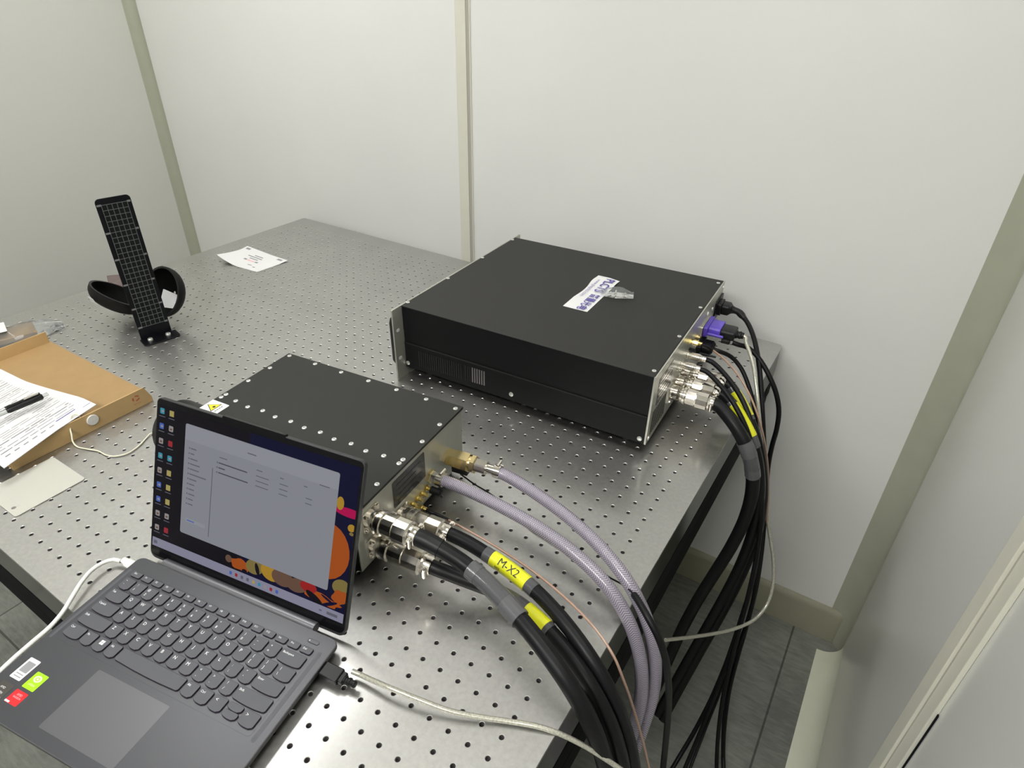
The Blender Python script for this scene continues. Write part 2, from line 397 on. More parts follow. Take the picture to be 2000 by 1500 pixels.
# ---------------------------------------------------------------- the room
XL, XR, YB, YF, ZF, ZC = -1975.0, 555.0, 1003.0, -2300.0, -TZ, 1650.0
struct('floor', MB().box(XL - 40, XR + 40, YF, YB + 40, ZF - 30, ZF), 'floor')
struct('ceiling', MB().box(XL - 40, XR + 40, YF, YB + 40, ZC, ZC + 30), 'ceiling')
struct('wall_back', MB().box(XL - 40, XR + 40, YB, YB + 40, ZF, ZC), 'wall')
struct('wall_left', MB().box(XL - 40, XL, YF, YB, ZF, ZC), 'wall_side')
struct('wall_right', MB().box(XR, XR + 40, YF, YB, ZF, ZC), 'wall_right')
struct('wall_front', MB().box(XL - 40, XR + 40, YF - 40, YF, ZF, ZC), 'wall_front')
def cove(name, cx, cy, r, a0, z0, z1, m):
    """concave quarter round between two walls, centre of the arc at cx, cy"""
    mb = MB(); n = 10; pts = [(cx + r * math.cos(R(a0 + 90 * k / n)), cy + r * math.sin(R(a0 + 90 * k / n))) for k in range(n + 1)]
    corner = (cx + r * (math.cos(R(a0)) + math.cos(R(a0 + 90))), cy + r * (math.sin(R(a0)) + math.sin(R(a0 + 90))))
    mb.prism([corner] + pts[::-1], z0, z1); struct(name, mb, m, smooth=30)
cove('trim_1', XR - 52, YB - 52, 52, 0, ZF, ZC, 'cove')
cove('trim_2', XL + 30, YB - 30, 30, 90, ZF, ZC, 'cove')
# cove between the floor and the right wall
mb = MB(); n = 10; r = 52
pts = [(XR - r + r * math.cos(R(-90 * k / n)), ZF + r + r * math.sin(R(-90 * k / n))) for k in range(n + 1)] + [(XR, ZF)]
mb.prism([(p[0], p[1]) for p in pts[::-1]], 0, YB - 52 - YF, xf=Matrix(((1, 0, 0, 0), (0, 0, -1, YB - 52), (0, 1, 0, 0), (0, 0, 0, 1))))
struct('trim_3', mb, 'cove_lit', smooth=30)
# joint strips of the wall panels
mb = MB(); mb.box(-656, -626, YB - 2.5, YB, ZF, ZC); mb.box(-626, -613.5, YB - 1.0, YB, ZF, ZC, 1); mb.box(-615.5, -613, YB - 3, YB, ZF, ZC, 0)
struct('trim_4', mb, ['seam', 'groove'], bevel=0.5)
mb = MB(); mb.box(XR - 9, XR, 262, 298, ZF + 52, ZC); mb.box(XR - 5, XR, 228, 261, ZF + 52, ZC, 0); mb.box(XR - 5.6, XR, 259, 262.5, ZF + 52, ZC, 1)
mb.box(XR - 1.5, XR, 224.5, 228, ZF + 52, 0, 2)
struct('trim_5', mb, ['seam', 'groove', 'frame'], bevel=1.5)
# skirting board of the back wall, ends short of the right corner with a rounded end
mb = MB(); prof = [(0, 0), (13, 0), (13, 92), (11.5, 100), (7, 106), (2, 108), (0, 108)]
x0, x1 = XL + 40, 522.0; vs = []; fs = []
stations = [(x0, 1.0), (x1, 1.0), (x1 + 6, 0.97), (x1 + 11, 0.88), (x1 + 14, 0.7)]
for x, k in stations:
    for d, h in prof: vs.append((x, YB - d * k, ZF + (h if h == 0 else h - 10 * (1 - k))))
w = len(prof)
for j in range(len(stations) - 1):
    for k in range(w):
        fs.append((j * w + k, (j + 1) * w + k, (j + 1) * w + (k + 1) % w, j * w + (k + 1) % w))
fs.append(tuple(range(w))); fs.append(tuple((len(stations) - 1) * w + k for k in range(w - 1, -1, -1)))
mb.add(vs, fs); struct('baseboard_back', mb, 'skirting', smooth=30)

for i, (lx, ly, ll, lw_, le) in enumerate(LIGHTS):
    t = thing('ceiling_light', ['flat white ceiling light panel above the left half of the steel table', 'added dimmer fill light panel above the right table edge', 'flat white ceiling light panel nearer the room front, behind the camera'][i], 'ceiling light', (lx, ly, ZC), group='ceiling light panels')
    MB().box(-lw_ / 2 - 12, lw_ / 2 + 12, -ll / 2 - 12, ll / 2 + 12, -34, 0).build('housing', 'white_paint', t)
    MB().box(-lw_ / 2, lw_ / 2, -ll / 2, ll / 2, -37, -34.2).build('diffuser', mat('lamp diffuser', (0.9, 0.9, 0.9), 0.5, emit=(1.0, 0.995, 0.97), es=le), t)

# ---------------------------------------------------------------- the optical table
X0, X1, Y0, Y1 = -1277.0, 220.0, -210.5, 985.0
I0, I1, J0, J1 = -49, 7, -7, 37
table = thing('optical_table', 'large steel optical table with a grid of threaded holes, filling the picture', 'table', ((X0 + X1) / 2, (Y0 + Y1) / 2, -TZ))
def top_mesh():
    v = []; f = []; m = []
    seg = 12; P = 25.0
    ca = [(math.cos(2 * math.pi * (k + .5) / seg), math.sin(2 * math.pi * (k + .5) / seg)) for k in range(seg)]
    sq = []
    for cx, cy in ca:
        s = P / 2 / max(abs(cx), abs(cy)); sq.append((cx * s, cy * s))
    # make the outer ring hit the square's corners
    def snap(p):
        return p
    ring_r = [3.35, 2.85, 2.7]; ring_z = [0, -0.6, -6.0]
    for i in range(I0, I1 + 1):
        for j in range(J0, J1 + 1):
            o = len(v); cx, cy = i * P, j * P
            for p in sq: v.append((cx + p[0], cy + p[1], 0))
            for rr, z in zip(ring_r, ring_z):
                for a, b in ca: v.append((cx + rr * a, cy + rr * b, z))
            for k in range(seg):
                k2 = (k + 1) % seg
                f.append((o + k, o + k2, o + seg + k2, o + seg + k)); m.append(0)
                f.append((o + seg + k, o + seg + k2, o + 2 * seg + k2, o + 2 * seg + k)); m.append(2)
                f.append((o + 2 * seg + k, o + 2 * seg + k2, o + 3 * seg + k2, o + 3 * seg + k)); m.append(1)
            f.append(tuple(o + 3 * seg + k for k in range(seg))); m.append(3)
            # corner triangles of the cell
            c = len(v)
            for sx, sy, ka in ((1, 1, 1), (-1, 1, 4), (-1, -1, 7), (1, -1, 10)):
                v.append((cx + sx * P / 2, cy + sy * P / 2, 0))
                a = ka % seg
                # points either side of the diagonal
                pa = min(range(seg), key=lambda q: abs(math.atan2(ca[q][1], ca[q][0]) - math.atan2(sy, sx) + R(15)))
                pb = min(range(seg), key=lambda q: abs(math.atan2(ca[q][1], ca[q][0]) - math.atan2(sy, sx) - R(15)))
                if pa != pb: f.append((o + pa, len(v) - 1, o + pb)); m.append(0)
    # margins with rounded corners
    gx0, gx1, gy0, gy1 = (I0 - .5) * P, (I1 + .5) * P, (J0 - .5) * P, (J1 + .5) * P
    def quad(a, b, c, d):
        o = len(v); v.extend([(x, y, 0) for x, y in (a, b, c, d)]); f.append((o, o + 1, o + 2, o + 3)); m.append(0)
    quad((gx0, Y0), (gx1, Y0), (gx1, gy0), (gx0, gy0)); quad((gx0, gy1), (gx1, gy1), (gx1, Y1), (gx0, Y1))
    quad((X0, gy0), (gx0, gy0), (gx0, gy1), (X0, gy1)); quad((gx1, gy0), (X1, gy0), (X1, gy1), (gx1, gy1))
    for gx, gy, ex, ey in ((gx1, gy1, X1, Y1), (gx0, gy1, X0, Y1), (gx0, gy0, X0, Y0), (gx1, gy0, X1, Y0)):
        rr = min(9.0, abs(ex - gx) - 1, abs(ey - gy) - 1); sx = 1 if ex > gx else -1; sy = 1 if ey > gy else -1
        arc = [(ex, gy)] + [(ex - sx * rr + sx * rr * math.cos(R(90 * k / 5)), ey - sy * rr + sy * rr * math.sin(R(90 * k / 5))) for k in range(6)] + [(gx, ey)]
        pts = [(gx, gy)] + arc
        if sx * sy < 0: pts = pts[::-1]
        o = len(v); v.extend([(x, y, 0) for x, y in pts]); f.append(tuple(range(o, o + len(pts)))); m.append(0)
    mb = MB(); mb.v = [Vector(p) for p in v]; mb.f = [list(q) for q in f]; mb.m = m
    # rim of the skin
    out = rrect(X0, X1, Y0, Y1, 9); n_ = len(out)
    mb.add([(x, y, 0) for x, y in out] + [(x, y, -4.5) for x, y in out], [(i, n_ + i, n_ + (i + 1) % n_, (i + 1) % n_) for i in range(n_)])
    return mb
top_mesh().build('perforated_top', ['steel', 'hole', 'chamfer', 'hole_deep'], table, world=True, smooth=0)
mb = MB(); mb.prism(rrect(X0 + 1, X1 - 1, Y0 + 1, Y1 - 1, 8.5), -74, -8, 0); out = rrect(X0 + 1, X1 - 1, Y0 + 1, Y1 - 1, 8.5); n_ = len(out)
mb.add([(x, y, -4.5) for x, y in out] + [(x, y, -8) for x, y in out], [(i, (i + 1) % n_, n_ + (i + 1) % n_, n_ + i) for i in range(n_)])
mb.build('side_panel', 'laminate', table, world=True)
mb = MB()
bx0, bx1, by0, by1 = X0 + 1, X1 - 1, Y0 + 1, Y1 - 1
for (a, b, c, d) in ((bx0, bx1, by0, by0 + 60), (bx0, bx1, by1 - 60, by1), (bx0, bx0 + 60, by0 + 60, by1 - 60), (bx1 - 60, bx1, by0 + 60, by1 - 60)):
    mb.box(a, b, c, d, -125, -75); mb.box(a + 2, b - 2, c + 2, d - 2, -182, -126)
mb.build('support_frame', 'frame', table, world=True, bevel=6)
for lx in (-1090, 30):
    for ly in (-40, 830):
        mb = MB().box(lx - 45, lx + 45, ly - 45, ly + 45, -TZ + 30, -121); mb.rev([(0, 40), (22, 40), (24, 14), (32, 14)], 20, xf=axis_xf((lx, ly, -TZ), (0, 0, 1), (0, 1, 0)))
        mb.build('leg', 'frame', table, world=True, bevel=3)

# ---------------------------------------------------------------- large 19 inch instrument
BA = 3.25
big = thing('rack_instrument', 'large black rack chassis with cables plugged into its aluminium rear panel', 'instrument', (114.5, 464.5, 0), BA)
BXF = Matrix.Translation((114.5, 464.5, 0)) @ Matrix.Rotation(R(BA), 4, 'Z')
def BW(a, b, z): return BXF @ Vector((a, b, z))
ZB, ZT = 20.0, 150.0
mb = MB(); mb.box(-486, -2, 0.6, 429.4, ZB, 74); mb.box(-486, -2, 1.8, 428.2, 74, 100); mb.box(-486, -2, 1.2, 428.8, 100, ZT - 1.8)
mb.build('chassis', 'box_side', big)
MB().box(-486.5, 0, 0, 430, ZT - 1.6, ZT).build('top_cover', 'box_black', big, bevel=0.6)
# seam ridge of the cover flange on the near side
mb = MB(); mb.box(-486, -2, -0.6, 0.8, 72.6, 74.2); mb.build('flange', 'box_black', big)
for (a, b) in ((-488.5 + 3, 28.8), (-251.5, 33.5), (-10, 28.5)):
    mb = MB().rev([(0, 4.4), (1.2, 4.2), (1.8, 3.0)], 16, xf=axis_xf((a + (4 if a < -400 else 0), 0.6, b), (0, -1, 0)))
    mb.build('screw', 'screw', big)
def top_screw(a, b, z, par):
    mb = MB().rev([(0, 3.6), (0.9, 3.3), (1.2, 2.4)], 14, xf=axis_xf((a, b, z), (0, 0, 1), (0, 1, 0)))
    mb.box(a - 2, a + 2, b - .35, b + .35, z + 1.1, z + 1.3, 1); mb.box(a - .35, a + .35, b - 2, b + 2, z + 1.1, z + 1.3, 1)
    mb.build('screw', ['screw', 'ink_grey'], par)
for y in (17.5, 149, 281, 413): top_screw(-8, y, ZT, big); top_screw(-484, y, ZT, big)
# ventilation slots in the near side
mb = MB()
for k in range(30):
    x = -453 + k * 5.0; z1 = 64; z0 = 29 + 5 * k / 30
    if k in (20,): continue
    mb.box(x - 1.3, x + 1.3, -0.15, 0.7, z0, z1, 1 if 24 <= k else 0)  # last slots take paler steel, light painted into their colour
mb.build('vent', ['sock_dark', 'hole'], big)
# front panel with rack ears
mb = MB(); mb.prism(rrect(-26, 456, 1, 150, 2), 0, 3, xf=Matrix(((0, 0, -1, -487), (1, 0, 0, 0), (0, 1, 0, 0), (0, 0, 0, 1))))
mb.build('front_panel', 'alu', big, bevel=0.4)
mb = MB(); mb.prism([(-22, 40), (-14, 28), (445, 28), (452, 40), (452, 118), (445, 130), (-14, 130), (-22, 118)], 0, 14, ch=5, xf=Matrix(((0, 0, -1, -490), (1, 0, 0, 0), (0, 1, 0, 0), (0, 0, 0, 1))))
mb.build('front_bezel', 'plastic_black', big)
for zz in (46, 105):
    for yy in (-14, 444):
        MB().prism(rrect(yy - 4.5, yy + 4.5, zz - 3.2, zz + 3.2, 3.1), -0.2, 3.4, xf=Matrix(((0, 0, -1, -486.8), (1, 0, 0, 0), (0, 1, 0, 0), (0, 0, 0, 1)))).build('rack_slot', 'white_plastic', big)
for a in (-450, -40):
    for b in (35, 395):
        MB().rev([(0, 14), (2, 15), (20, 13)], 20, xf=axis_xf((a, b, 0), (0, 0, 1), (0, 1, 0))).build('foot', 'rubber', big)
# rear panel
EXF = Matrix(((0, 0, 1, 0), (1, 0, 0, 0), (0, 1, 0, 0), (0, 0, 0, 1)))     # (y', z, outward)
MB().prism([(0, ZB), (430, ZB), (430, ZT), (0, ZT)], -2, 1.5, xf=EXF).build('rear_panel', 'alu', big, bevel=0.4)
mb = MB(); mb.prism(rrect(23, 100, 84, 134, 2), 0, 0.6, xf=T(1.5, 0, 0) @ EXF)
for k in range(5): mb.prism([(30, 92 + k * 8), (88 - (k % 3) * 14, 92 + k * 8), (88 - (k % 3) * 14, 95 + k * 8), (30, 95 + k * 8)], 0, 0.8, 1, xf=T(1.5, 0, 0) @ EXF)
mb.build('name_plate', ['plate', 'alu_bright'], big)
mb = MB()
for k in range(10): mb.prism(rrect(14 + k * 7.5, 17 + k * 7.5, 32, 78, 1.4), 0, 0.5, xf=T(1.5, 0, 0) @ EXF)
mb.build('rear_vent', 'sock_dark', big)
for (yy, zz) in ((312, 127), (350, 121), (10, 28), (420, 30), (420, 140)):
    MB().rev([(0, 3.8), (1.4, 3.5), (2, 2.4)], 14, xf=axis_xf((1.5, yy, zz), (1, 0, 0))).build('screw', 'screw', big)
# sockets of the rear panel
def flange(par, yy, zz, x=1.5, s=19, m='nickel'):
    mb = MB(); mb.prism(rrect(yy - s, yy + s, zz - s, zz + s, 4), 0, 3, xf=T(x, 0, 0) @ EXF)
    mb.rev([(0, s * .74), (10, s * .74)], 28, xf=axis_xf((x + 3, yy, zz), (1, 0, 0)))
    for a in (-1, 1):
        for b in (-1, 1): mb.rev([(0, 2.6), (2.2, 2.4)], 10, xf=axis_xf((x + 3, yy + a * s * .77, zz + b * s * .77), (1, 0, 0)))
    mb.build('socket', m, par)
for yy in (115, 152, 190): flange(big, yy, 60, s=17)
for yy in (155, 193): MB().rev([(0, 8.5), (2.5, 8.5), (2.6, 6), (14, 6)], 20, xf=axis_xf((1.5, yy, 95), (1, 0, 0))).build('socket', 'nickel', big)
MB().rev([(0, 7.5), (10, 7), (11, 4)], 20, xf=axis_xf((1.5, 204, 97), (1, 0, 0))).build('socket_cap', 'rubber', big)
MB().rev([(0, 5.5), (3, 5.5), (3.1, 3.2), (8, 3.2)], 6, xf=axis_xf((1.5, 193, 123), (1, 0, 0))).build('socket', 'gold', big)
mb = MB(); mb.prism(rrect(272, 330, 96, 116, 4), 0, 4, xf=T(1.5, 0, 0) @ EXF); mb.build('socket', 'nickel', big)
mb = MB(); mb.prism(rrect(240, 290, 74, 92, 4), 0, 4, xf=T(1.5, 0, 0) @ EXF); mb.build('socket', 'nickel', big)
mb = MB(); mb.prism(rrect(374, 430, 84, 126, 5), 0, 3, xf=T(1.5, 0, 0) @ EXF); mb.build('socket', 'plastic_black', big)
for (yy, zz) in ((170, 40), (240, 110), (215, 60), (130, 100), (235, 45), (260, 60)):
    MB().rev([(0, 6), (5, 6), (5.1, 3.5), (8, 3.5)], 14, xf=axis_xf((1.5, yy, zz), (1, 0, 0))).build('socket', 'brass' if zz in (110, 60) else 'nickel', big)

# company label on the big box
lab = thing('paper_label', 'white paper strip with violet lettering taped on the large black chassis', 'label', BW(-205, 238, ZT), BA)
def label_strip():
    mb = MB(); n = 14; vs = []; fs = []
    for i in range(n + 1):
        t = i / n; y = 84 - 169 * t
        w = 1.0; xl = -25 + (3.5 * math.sin(max(0, (t - .25)) * 7) if .25 < t < .7 else 0)
        xl2 = -25 + (5 if t < .02 else 0)
        z = 0.35 + (2.2 * math.sin(t * 9) ** 2 if t < .35 else 0.2)
        vs += [(xl, y, z), (0, y, z * .6), (24, y - (6 if t < .03 else 0), z)]
    for i in range(n):
        for k in range(2): a = 3 * i + k; fs.append((a, a + 3, a + 4, a + 1))
    mb.add(vs, fs)
    X = Matrix(((0, 1, 0, 0), (-1, 0, 0, 0), (0, 0, 1, 0), (0, 0, 0, 1)))
    mb.text('PLCTS', 26, T(7, 72, 3.2) @ X, 1, align='LEFT', sx=0.98, bold=0.016)
    mb.text('普量光电', 20, T(8, -8, 2.0) @ X, 1, align='LEFT', sx=0.95, bold=0.012)
    mb.text('www.ploptics.com', 12.5, T(-13, 62, 2.0) @ X, 2, align='LEFT', sx=0.98)
    return mb
label_strip().build('strip', ['white_label', 'ink_blue', 'ink_blue_light'], lab)
mb = MB(); n = 9; vs = []; fs = []; rnd = random.Random(3)
for i in range(n):
    for j in range(n):
        u, v_ = i / (n - 1) - .5, j / (n - 1) - .5; k = 1 - (2 * v_) ** 2 * .5
        vs.append((u * 62, v_ * 26 * (1.25 - abs(u)), 2 + 14 * math.exp(-(u * 2.2) ** 2) * k + rnd.uniform(-1.6, 1.6)))
for i in range(n - 1):
    for j in range(n - 1): a = i * n + j; fs.append((a, a + n, a + n + 1, a + 1))
p = BW(-161, 250, ZT); bag0 = thing('parts_bag', 'tiny crumpled clear bag beside the violet lettering on the black chassis', 'plastic bag', p, 22)
mb.add(vs, fs); mb.add([(x, y * .9, .4) for x, y, z in vs], [f[::-1] for f in fs]); mb.build('film', 'film', bag0, smooth=25)
mb = MB()
for k in range(5):
    a = rnd.uniform(-14, 14); b = rnd.uniform(-5, 5); mb.rev([(0, 2.8), (1.4, 2.8), (1.5, 1.4), (8, 1.4)], 8, xf=axis_xf((a, b, 4), (rnd.uniform(-1, 1), rnd.uniform(-1, 1), .15)))
mb.build('screws', 'screw', bag0)

# ---------------------------------------------------------------- smaller laser head box
SA = 6.1
small = thing('laser_box', 'lower black box with brass hose fitting, standing behind the open laptop', 'instrument', (-82.5, 17.5, 0), SA)
SXF = Matrix.Translation((-82.5, 17.5, 0)) @ Matrix.Rotation(R(SA), 4, 'Z')
def SW(a, b, z): return SXF @ Vector((a, b, z))
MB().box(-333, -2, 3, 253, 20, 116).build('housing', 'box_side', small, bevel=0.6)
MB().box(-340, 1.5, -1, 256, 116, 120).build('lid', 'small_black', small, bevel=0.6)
MB().prism([(0, 20), (252, 20), (252, 116), (0, 116)], -2, 0, xf=EXF).build('rear_panel', 'alu', small, bevel=0.5)
mb = MB().prism(rrect(76, 150, 65.5, 109, 1.5), 0, 0.7, xf=EXF)
for k in range(4): mb.prism([(84, 72 + k * 9), (128 + (k % 2) * 12, 72 + k * 9), (128 + (k % 2) * 12, 74 + k * 9), (84, 74 + k * 9)], 0, 0.85, 1, xf=EXF)
mb.build('name_plate', ['plate', 'ink'], small)
for (a, b) in [(-332, 249), (-332, 204.6), (-333, 159.6), (-333.5, 115.4), (-334, 106.8), (-276.4, 248.6), (-221.7, 248), (-167, 247.5), (-112.9, 247), (-58, 246.5), (-6, 246),
               (-307, 109.5), (-279.4, 106.2), (-252.6, 109.3), (-225.4, 106.1), (-197.6, 108), (-170.3, 105.4), (-143, 107.6), (-115.7, 104.1), (-88.5, 107.1), (-61, 103.6), (-33.7, 106.4),
               (-5.4, 201), (-5.4, 156.2), (-6.4, 111.8), (-6.5, 103), (-7.3, 56.5), (-7, 8)]: top_screw(a, b, 120, small)
MB().box(-320, -14, 14, 240, 3, 20).build('base_plate', 'sock_dark', small)
for a in (-300, -30):
    for b in (30, 222): MB().rev([(0, 14), (3, 15), (4, 14)], 20, xf=axis_xf((a, b, 0), (0, 0, 1), (0, 1, 0))).build('foot', 'rubber', small)
mb = MB(); mb.rev([(0, 38), (6, 44), (56, 44), (62, 40), (62.5, 30), (58, 28)], 40, xf=axis_xf((-333, 62, 74), (-1, 0, 0))); mb.build('lens_barrel', 'plastic_black', small)
# warning label
mb = MB(); mb.prism(rrect(-339.5, -305.5, 71, 96.5, 1.5), 120, 120.35)
tri = [(-336, 83), (-317.5, 72.5), (-317.5, 93.5)]
def tri_in(k): c = (-323.7, 83); return [(c[0] + (x - c[0]) * k, c[1] + (y - c[1]) * k) for x, y in tri]
mb.prism(tri_in(1.0), 120.3, 120.5, 1); mb.prism(tri_in(.82), 120.5, 120.7, 2)
c = (-322.5, 83)
for k in range(8):
    a = R(45 * k); mb.prism([(c[0] + 1.0 * math.cos(a + 1.5), c[1] + 1.0 * math.sin(a + 1.5)), (c[0] + 3.4 * math.cos(a), c[1] + 3.4 * math.sin(a)), (c[0] + 1.0 * math.cos(a - 1.5), c[1] + 1.0 * math.sin(a - 1.5))][::-1], 120.7, 120.85, 1)
for k in range(4): mb.box(-314, -311.5, 75 + k * 4, 78 + k * 4, 120.3, 120.5, 3)
mb.build('warning_label', ['white_label', 'ink', 'yellow_sign', 'ink_grey'], small)
flange(small, 27, 92, 0, 16, 'nickel'); flange(small, 87, 45, 0, 16, 'nickel'); flange(small, 30, 46, 0, 16, 'nickel')
for (yy, zz) in ((149, 44), (137, 43), (125, 44), (113, 43)):
    mb = MB().rev([(0, 5.2), (3, 5.2)], 6, xf=axis_xf((0, yy, zz), (1, 0, 0))); mb.rev([(3, 3.2), (11, 3.2)], 14, xf=axis_xf((0, yy, zz), (1, 0, 0))); mb.build('socket', 'gold', small)
MB().rev([(0, 5.5), (16, 5.5), (17, 4)], 16, xf=axis_xf((9, 149, 44), (1, 0, 0))).build('socket_cap', 'rubber', small)
MB().rev([(0, 11), (4, 11)], 6, xf=axis_xf((0, 161, 57), (1, 0, 0))).build('hose_port', 'brass', small)
MB().rev([(0, 13), (4, 13)], 6, xf=axis_xf((0, 207, 60), (1, 0, 0))).build('hose_port', 'brass', small)

# ---------------------------------------------------------------- cables
def cable(name, label, cat, path, r, m, group=None, seg=14, base=None, st=6.0, sm=1):
    pts = smooth_pts(path, sm)
    fr = frames(spline(pts, st))
    t = thing(name, label, cat, tuple(pts[0] if base is None else base), group=group)
    j = MB().tube(fr, r, seg).build('jacket', m, t, world=True, smooth=60)
    return t, fr
def px(lst): return [at(*q) for q in lst]
def big_plug(t, p, d, l=1.0, s=1.0):
    """circular connector shell: coupling ring, knurled body and cable clamp, along d from p"""
    X = axis_xf(p, d) @ Matrix.Diagonal((l, 1, 1, 1))
    MB().rev([(0, 13 * s), (0, 15.6 * s), (4, 16.2 * s), (5, 13.6 * s), (8, 13.6 * s), (9, 16.2 * s), (13, 16.2 * s), (14, 13.8 * s), (16, 13.8 * s)], 32, xf=X).build('coupling_ring', 'nickel', t, world=True)
    mb = MB(); mb.rev([(15, 14.6 * s), (30, 14.6 * s)], 14, xf=X, phase=.1); mb.rev([(30, 13 * s), (33, 13 * s)], 24, xf=X); mb.rev([(32, 16 * s), (50, 16 * s), (51.5, 14 * s)], 12, xf=X); mb.rev([(51, 12.6 * s), (55, 12.6 * s)], 20, xf=X)
    mb.build('shell', 'nickel', t, world=True, smooth=12)
    mb = MB(); mb.rev([(54, 10.8 * s), (55, 12.2 * s), (60, 12.2 * s), (62, 11 * s)], 20, xf=X)
    for q in (-1, 1):
        mb.rev([(-5, 3.6), (5, 3.6)], 12, xf=X @ T(58, q * 13.4 * s, 0) @ Matrix.Rotation(R(90), 4, 'Y')); mb.rev([(-7.5, 2.4), (7.5, 2.4)], 10, xf=X @ T(58, q * 13.4 * s, 0) @ Matrix.Rotation(R(90), 4, 'Y'))
    mb.build('cable_clamp', 'nickel', t, world=True)
def sleeve(t, fr, a, b, r, m='sleeve', name='sleeve'):
    return MB().tube(cut(fr, a, b), r, 18).build(name, m, t, world=True, smooth=60)
def wrap_label(t, fr, a, b, r, txt, ang=0.0, size=12, small_=None, flip=1):
    mb = MB(); mb.tube(cut(fr, a, b), r, 24); mb.v = mb.v
    mid = (a + b) / 2
    def fn(x, y):
        L = mid + x; k = min(range(len(fr)), key=lambda q: abs(fr[q][3] - L)); p, n, bb, l0 = fr[k]
        k2 = min(k + 1, len(fr) - 1); tt = (fr[k2][0] - fr[k2 - 1][0]).normalized(); th = ang + y / r * flip
        return p + tt * (L - l0) + n * ((r + .55) * math.cos(th)) + bb * ((r + .55) * math.sin(th))
    if txt: mb.text(txt, size, None, 1, fn=fn)
    if small_:
        vs, fs = glyphs(small_, None, 'CENTER'); mb.add([fn(x * 5.5 - 14, y * 5.5 - 9) for x, y in vs], fs, 1)
    mb.build('label', ['yellow', 'ink'], t, world=True, smooth=60)

dS = (SXF.to_3x3() @ Vector((1, 0, 0))); dB = (BXF.to_3x3() @ Vector((1, 0, 0)))
PG = 'thick black cables with round metal plugs'
# three thick cables out of the laser box
t, fr = cable('power_cable', 'thick black cable from the top round plug of the laser box, grey sleeves', 'cable',
    [SW(64, 27, 92), SW(84, 27.5, 91)] + px([(850, 1066, 87), (905, 1096, 80), (950, 1135, 74), (1002, 1193, 68), (1055, 1255, 62), (1105, 1325, 52), (1148, 1395, 25), (1176, 1460, -30), (1192, 1530, -110), (1200, 1600, -200)]), 10, 'cable_black', PG)
big_plug(t, SW(10, 27, 92), dS); sleeve(t, fr, 2, 44, 11.2, 'rubber', 'boot'); sleeve(t, fr, 78, 168, 11.4)
sleeve(t, fr, 78, 98, 11.9); sleeve(t, fr, 138, 168, 11.9)
t, fr = cable('power_cable', 'thick black cable with the yellow M-X2 label', 'cable',
    [SW(68, 87, 45), SW(80, 87, 45)] + px([(910, 1056, 44), (940, 1076, 43), (1005, 1117, 40), (1060, 1163, 36), (1118, 1232, 32), (1168, 1303, 20), (1204, 1375, -15), (1228, 1440, -70), (1240, 1510, -140), (1244, 1570, -210)]), 9.2, 'cable_black', PG)
big_plug(t, SW(10, 87, 45), dS, l=1.1); sleeve(t, fr, 62, 152, 9.9)
wrap_label(t, fr, 76, 138, 10.3, 'M-X2', ang=0.5, size=14, small_='003', flip=-1)
t, fr = cable('power_cable', 'thick black cable from the lowest round plug, yellow label half hidden under another cable', 'cable',
    [SW(80, 30, 46), SW(92, 30, 45)] + px([(868, 1116, 42), (910, 1134, 36), (960, 1150, 30), (1003, 1170, 27), (1042, 1200, 25), (1100, 1258, 24), (1150, 1327, 18), (1188, 1400, -10), (1212, 1465, -70), (1222, 1530, -140), (1226, 1590, -210)]), 9.2, 'cable_black', PG)
big_plug(t, SW(10, 30, 46), dS, s=1.05, l=1.27); sleeve(t, fr, 96, 182, 9.9); wrap_label(t, fr, 132, 172, 10.3, None)

# water hoses
HG = 'braided clear water hoses'
t, fr = cable('water_hose', 'braided translucent hose clamped to the brass fitting', 'hose',
    [SW(78, 210, 60)] + px([(985, 927, 59), (1040, 957, 55), (1118, 1013, 50), (1186, 1078, 44), (1236, 1145, 32), (1268, 1212, 0), (1284, 1285, -60), (1280, 1355, -120), (1255, 1425, -170), (1225, 1490, -215), (1215, 1560, -260)]), 8.6, 'hose', HG, seg=24, st=4)
X = axis_xf(SW(4, 207, 60), SW(60, 210, 60) - SW(4, 207, 60))
mb = MB(); mb.rev([(0, 14), (12, 14)], 6, xf=X, phase=.2); mb.rev([(12, 15), (34, 15)], 6, xf=X, phase=.2); mb.rev([(34, 12), (38, 12)], 20, xf=X); mb.rev([(38, 14), (44, 14)], 6, xf=X, phase=.2); mb.build('brass_fitting', 'brass', t, world=True, smooth=20)
mb = MB(); mb.rev([(44, 11), (62, 11)], 6, xf=X, phase=.2); mb.rev([(62, 7), (76, 7)], 18, xf=X); mb.build('hex_adapter', 'nickel', t, world=True, smooth=20)
mb = MB(); mb.rev([(74, 9.8), (84, 9.8)], 22, xf=X); mb.box(75, 83, 8, 13, -3, 3, 0, X); mb.rev([(-6, 2.6), (7, 2.6)], 8, xf=X @ T(79, 5, 10) @ Matrix.Rotation(R(90), 4, 'Z')); mb.build('hose_clamp', 'nickel', t, world=True)
mb = MB(); mb.box(6, 32, -6, 13, -22, -11, 0, X); mb.rev([(8, 7), (30, 7)], 14, xf=X @ T(0, 2, -18)); mb.build('flow_sensor', 'plastic_black', t, world=True, bevel=1.5)
t, fr = cable('water_hose', 'braided translucent hose pushed straight on the laser box port', 'hose',
    [SW(12, 161, 57)] + px([(886, 946, 57), (960, 978, 56), (1055, 1028, 52), (1135, 1088, 47), (1192, 1145, 38), (1232, 1210, 12), (1254, 1285, -45), (1258, 1355, -105), (1240, 1425, -160), (1210, 1490, -205), (1196, 1560, -250)]), 8.6, 'hose', HG, seg=24, st=4)
X = axis_xf(SW(4, 161, 57), dS)
MB().rev([(0, 9), (8, 9)], 6, xf=X).build('hex_adapter', 'nickel', t, world=True, smooth=20)
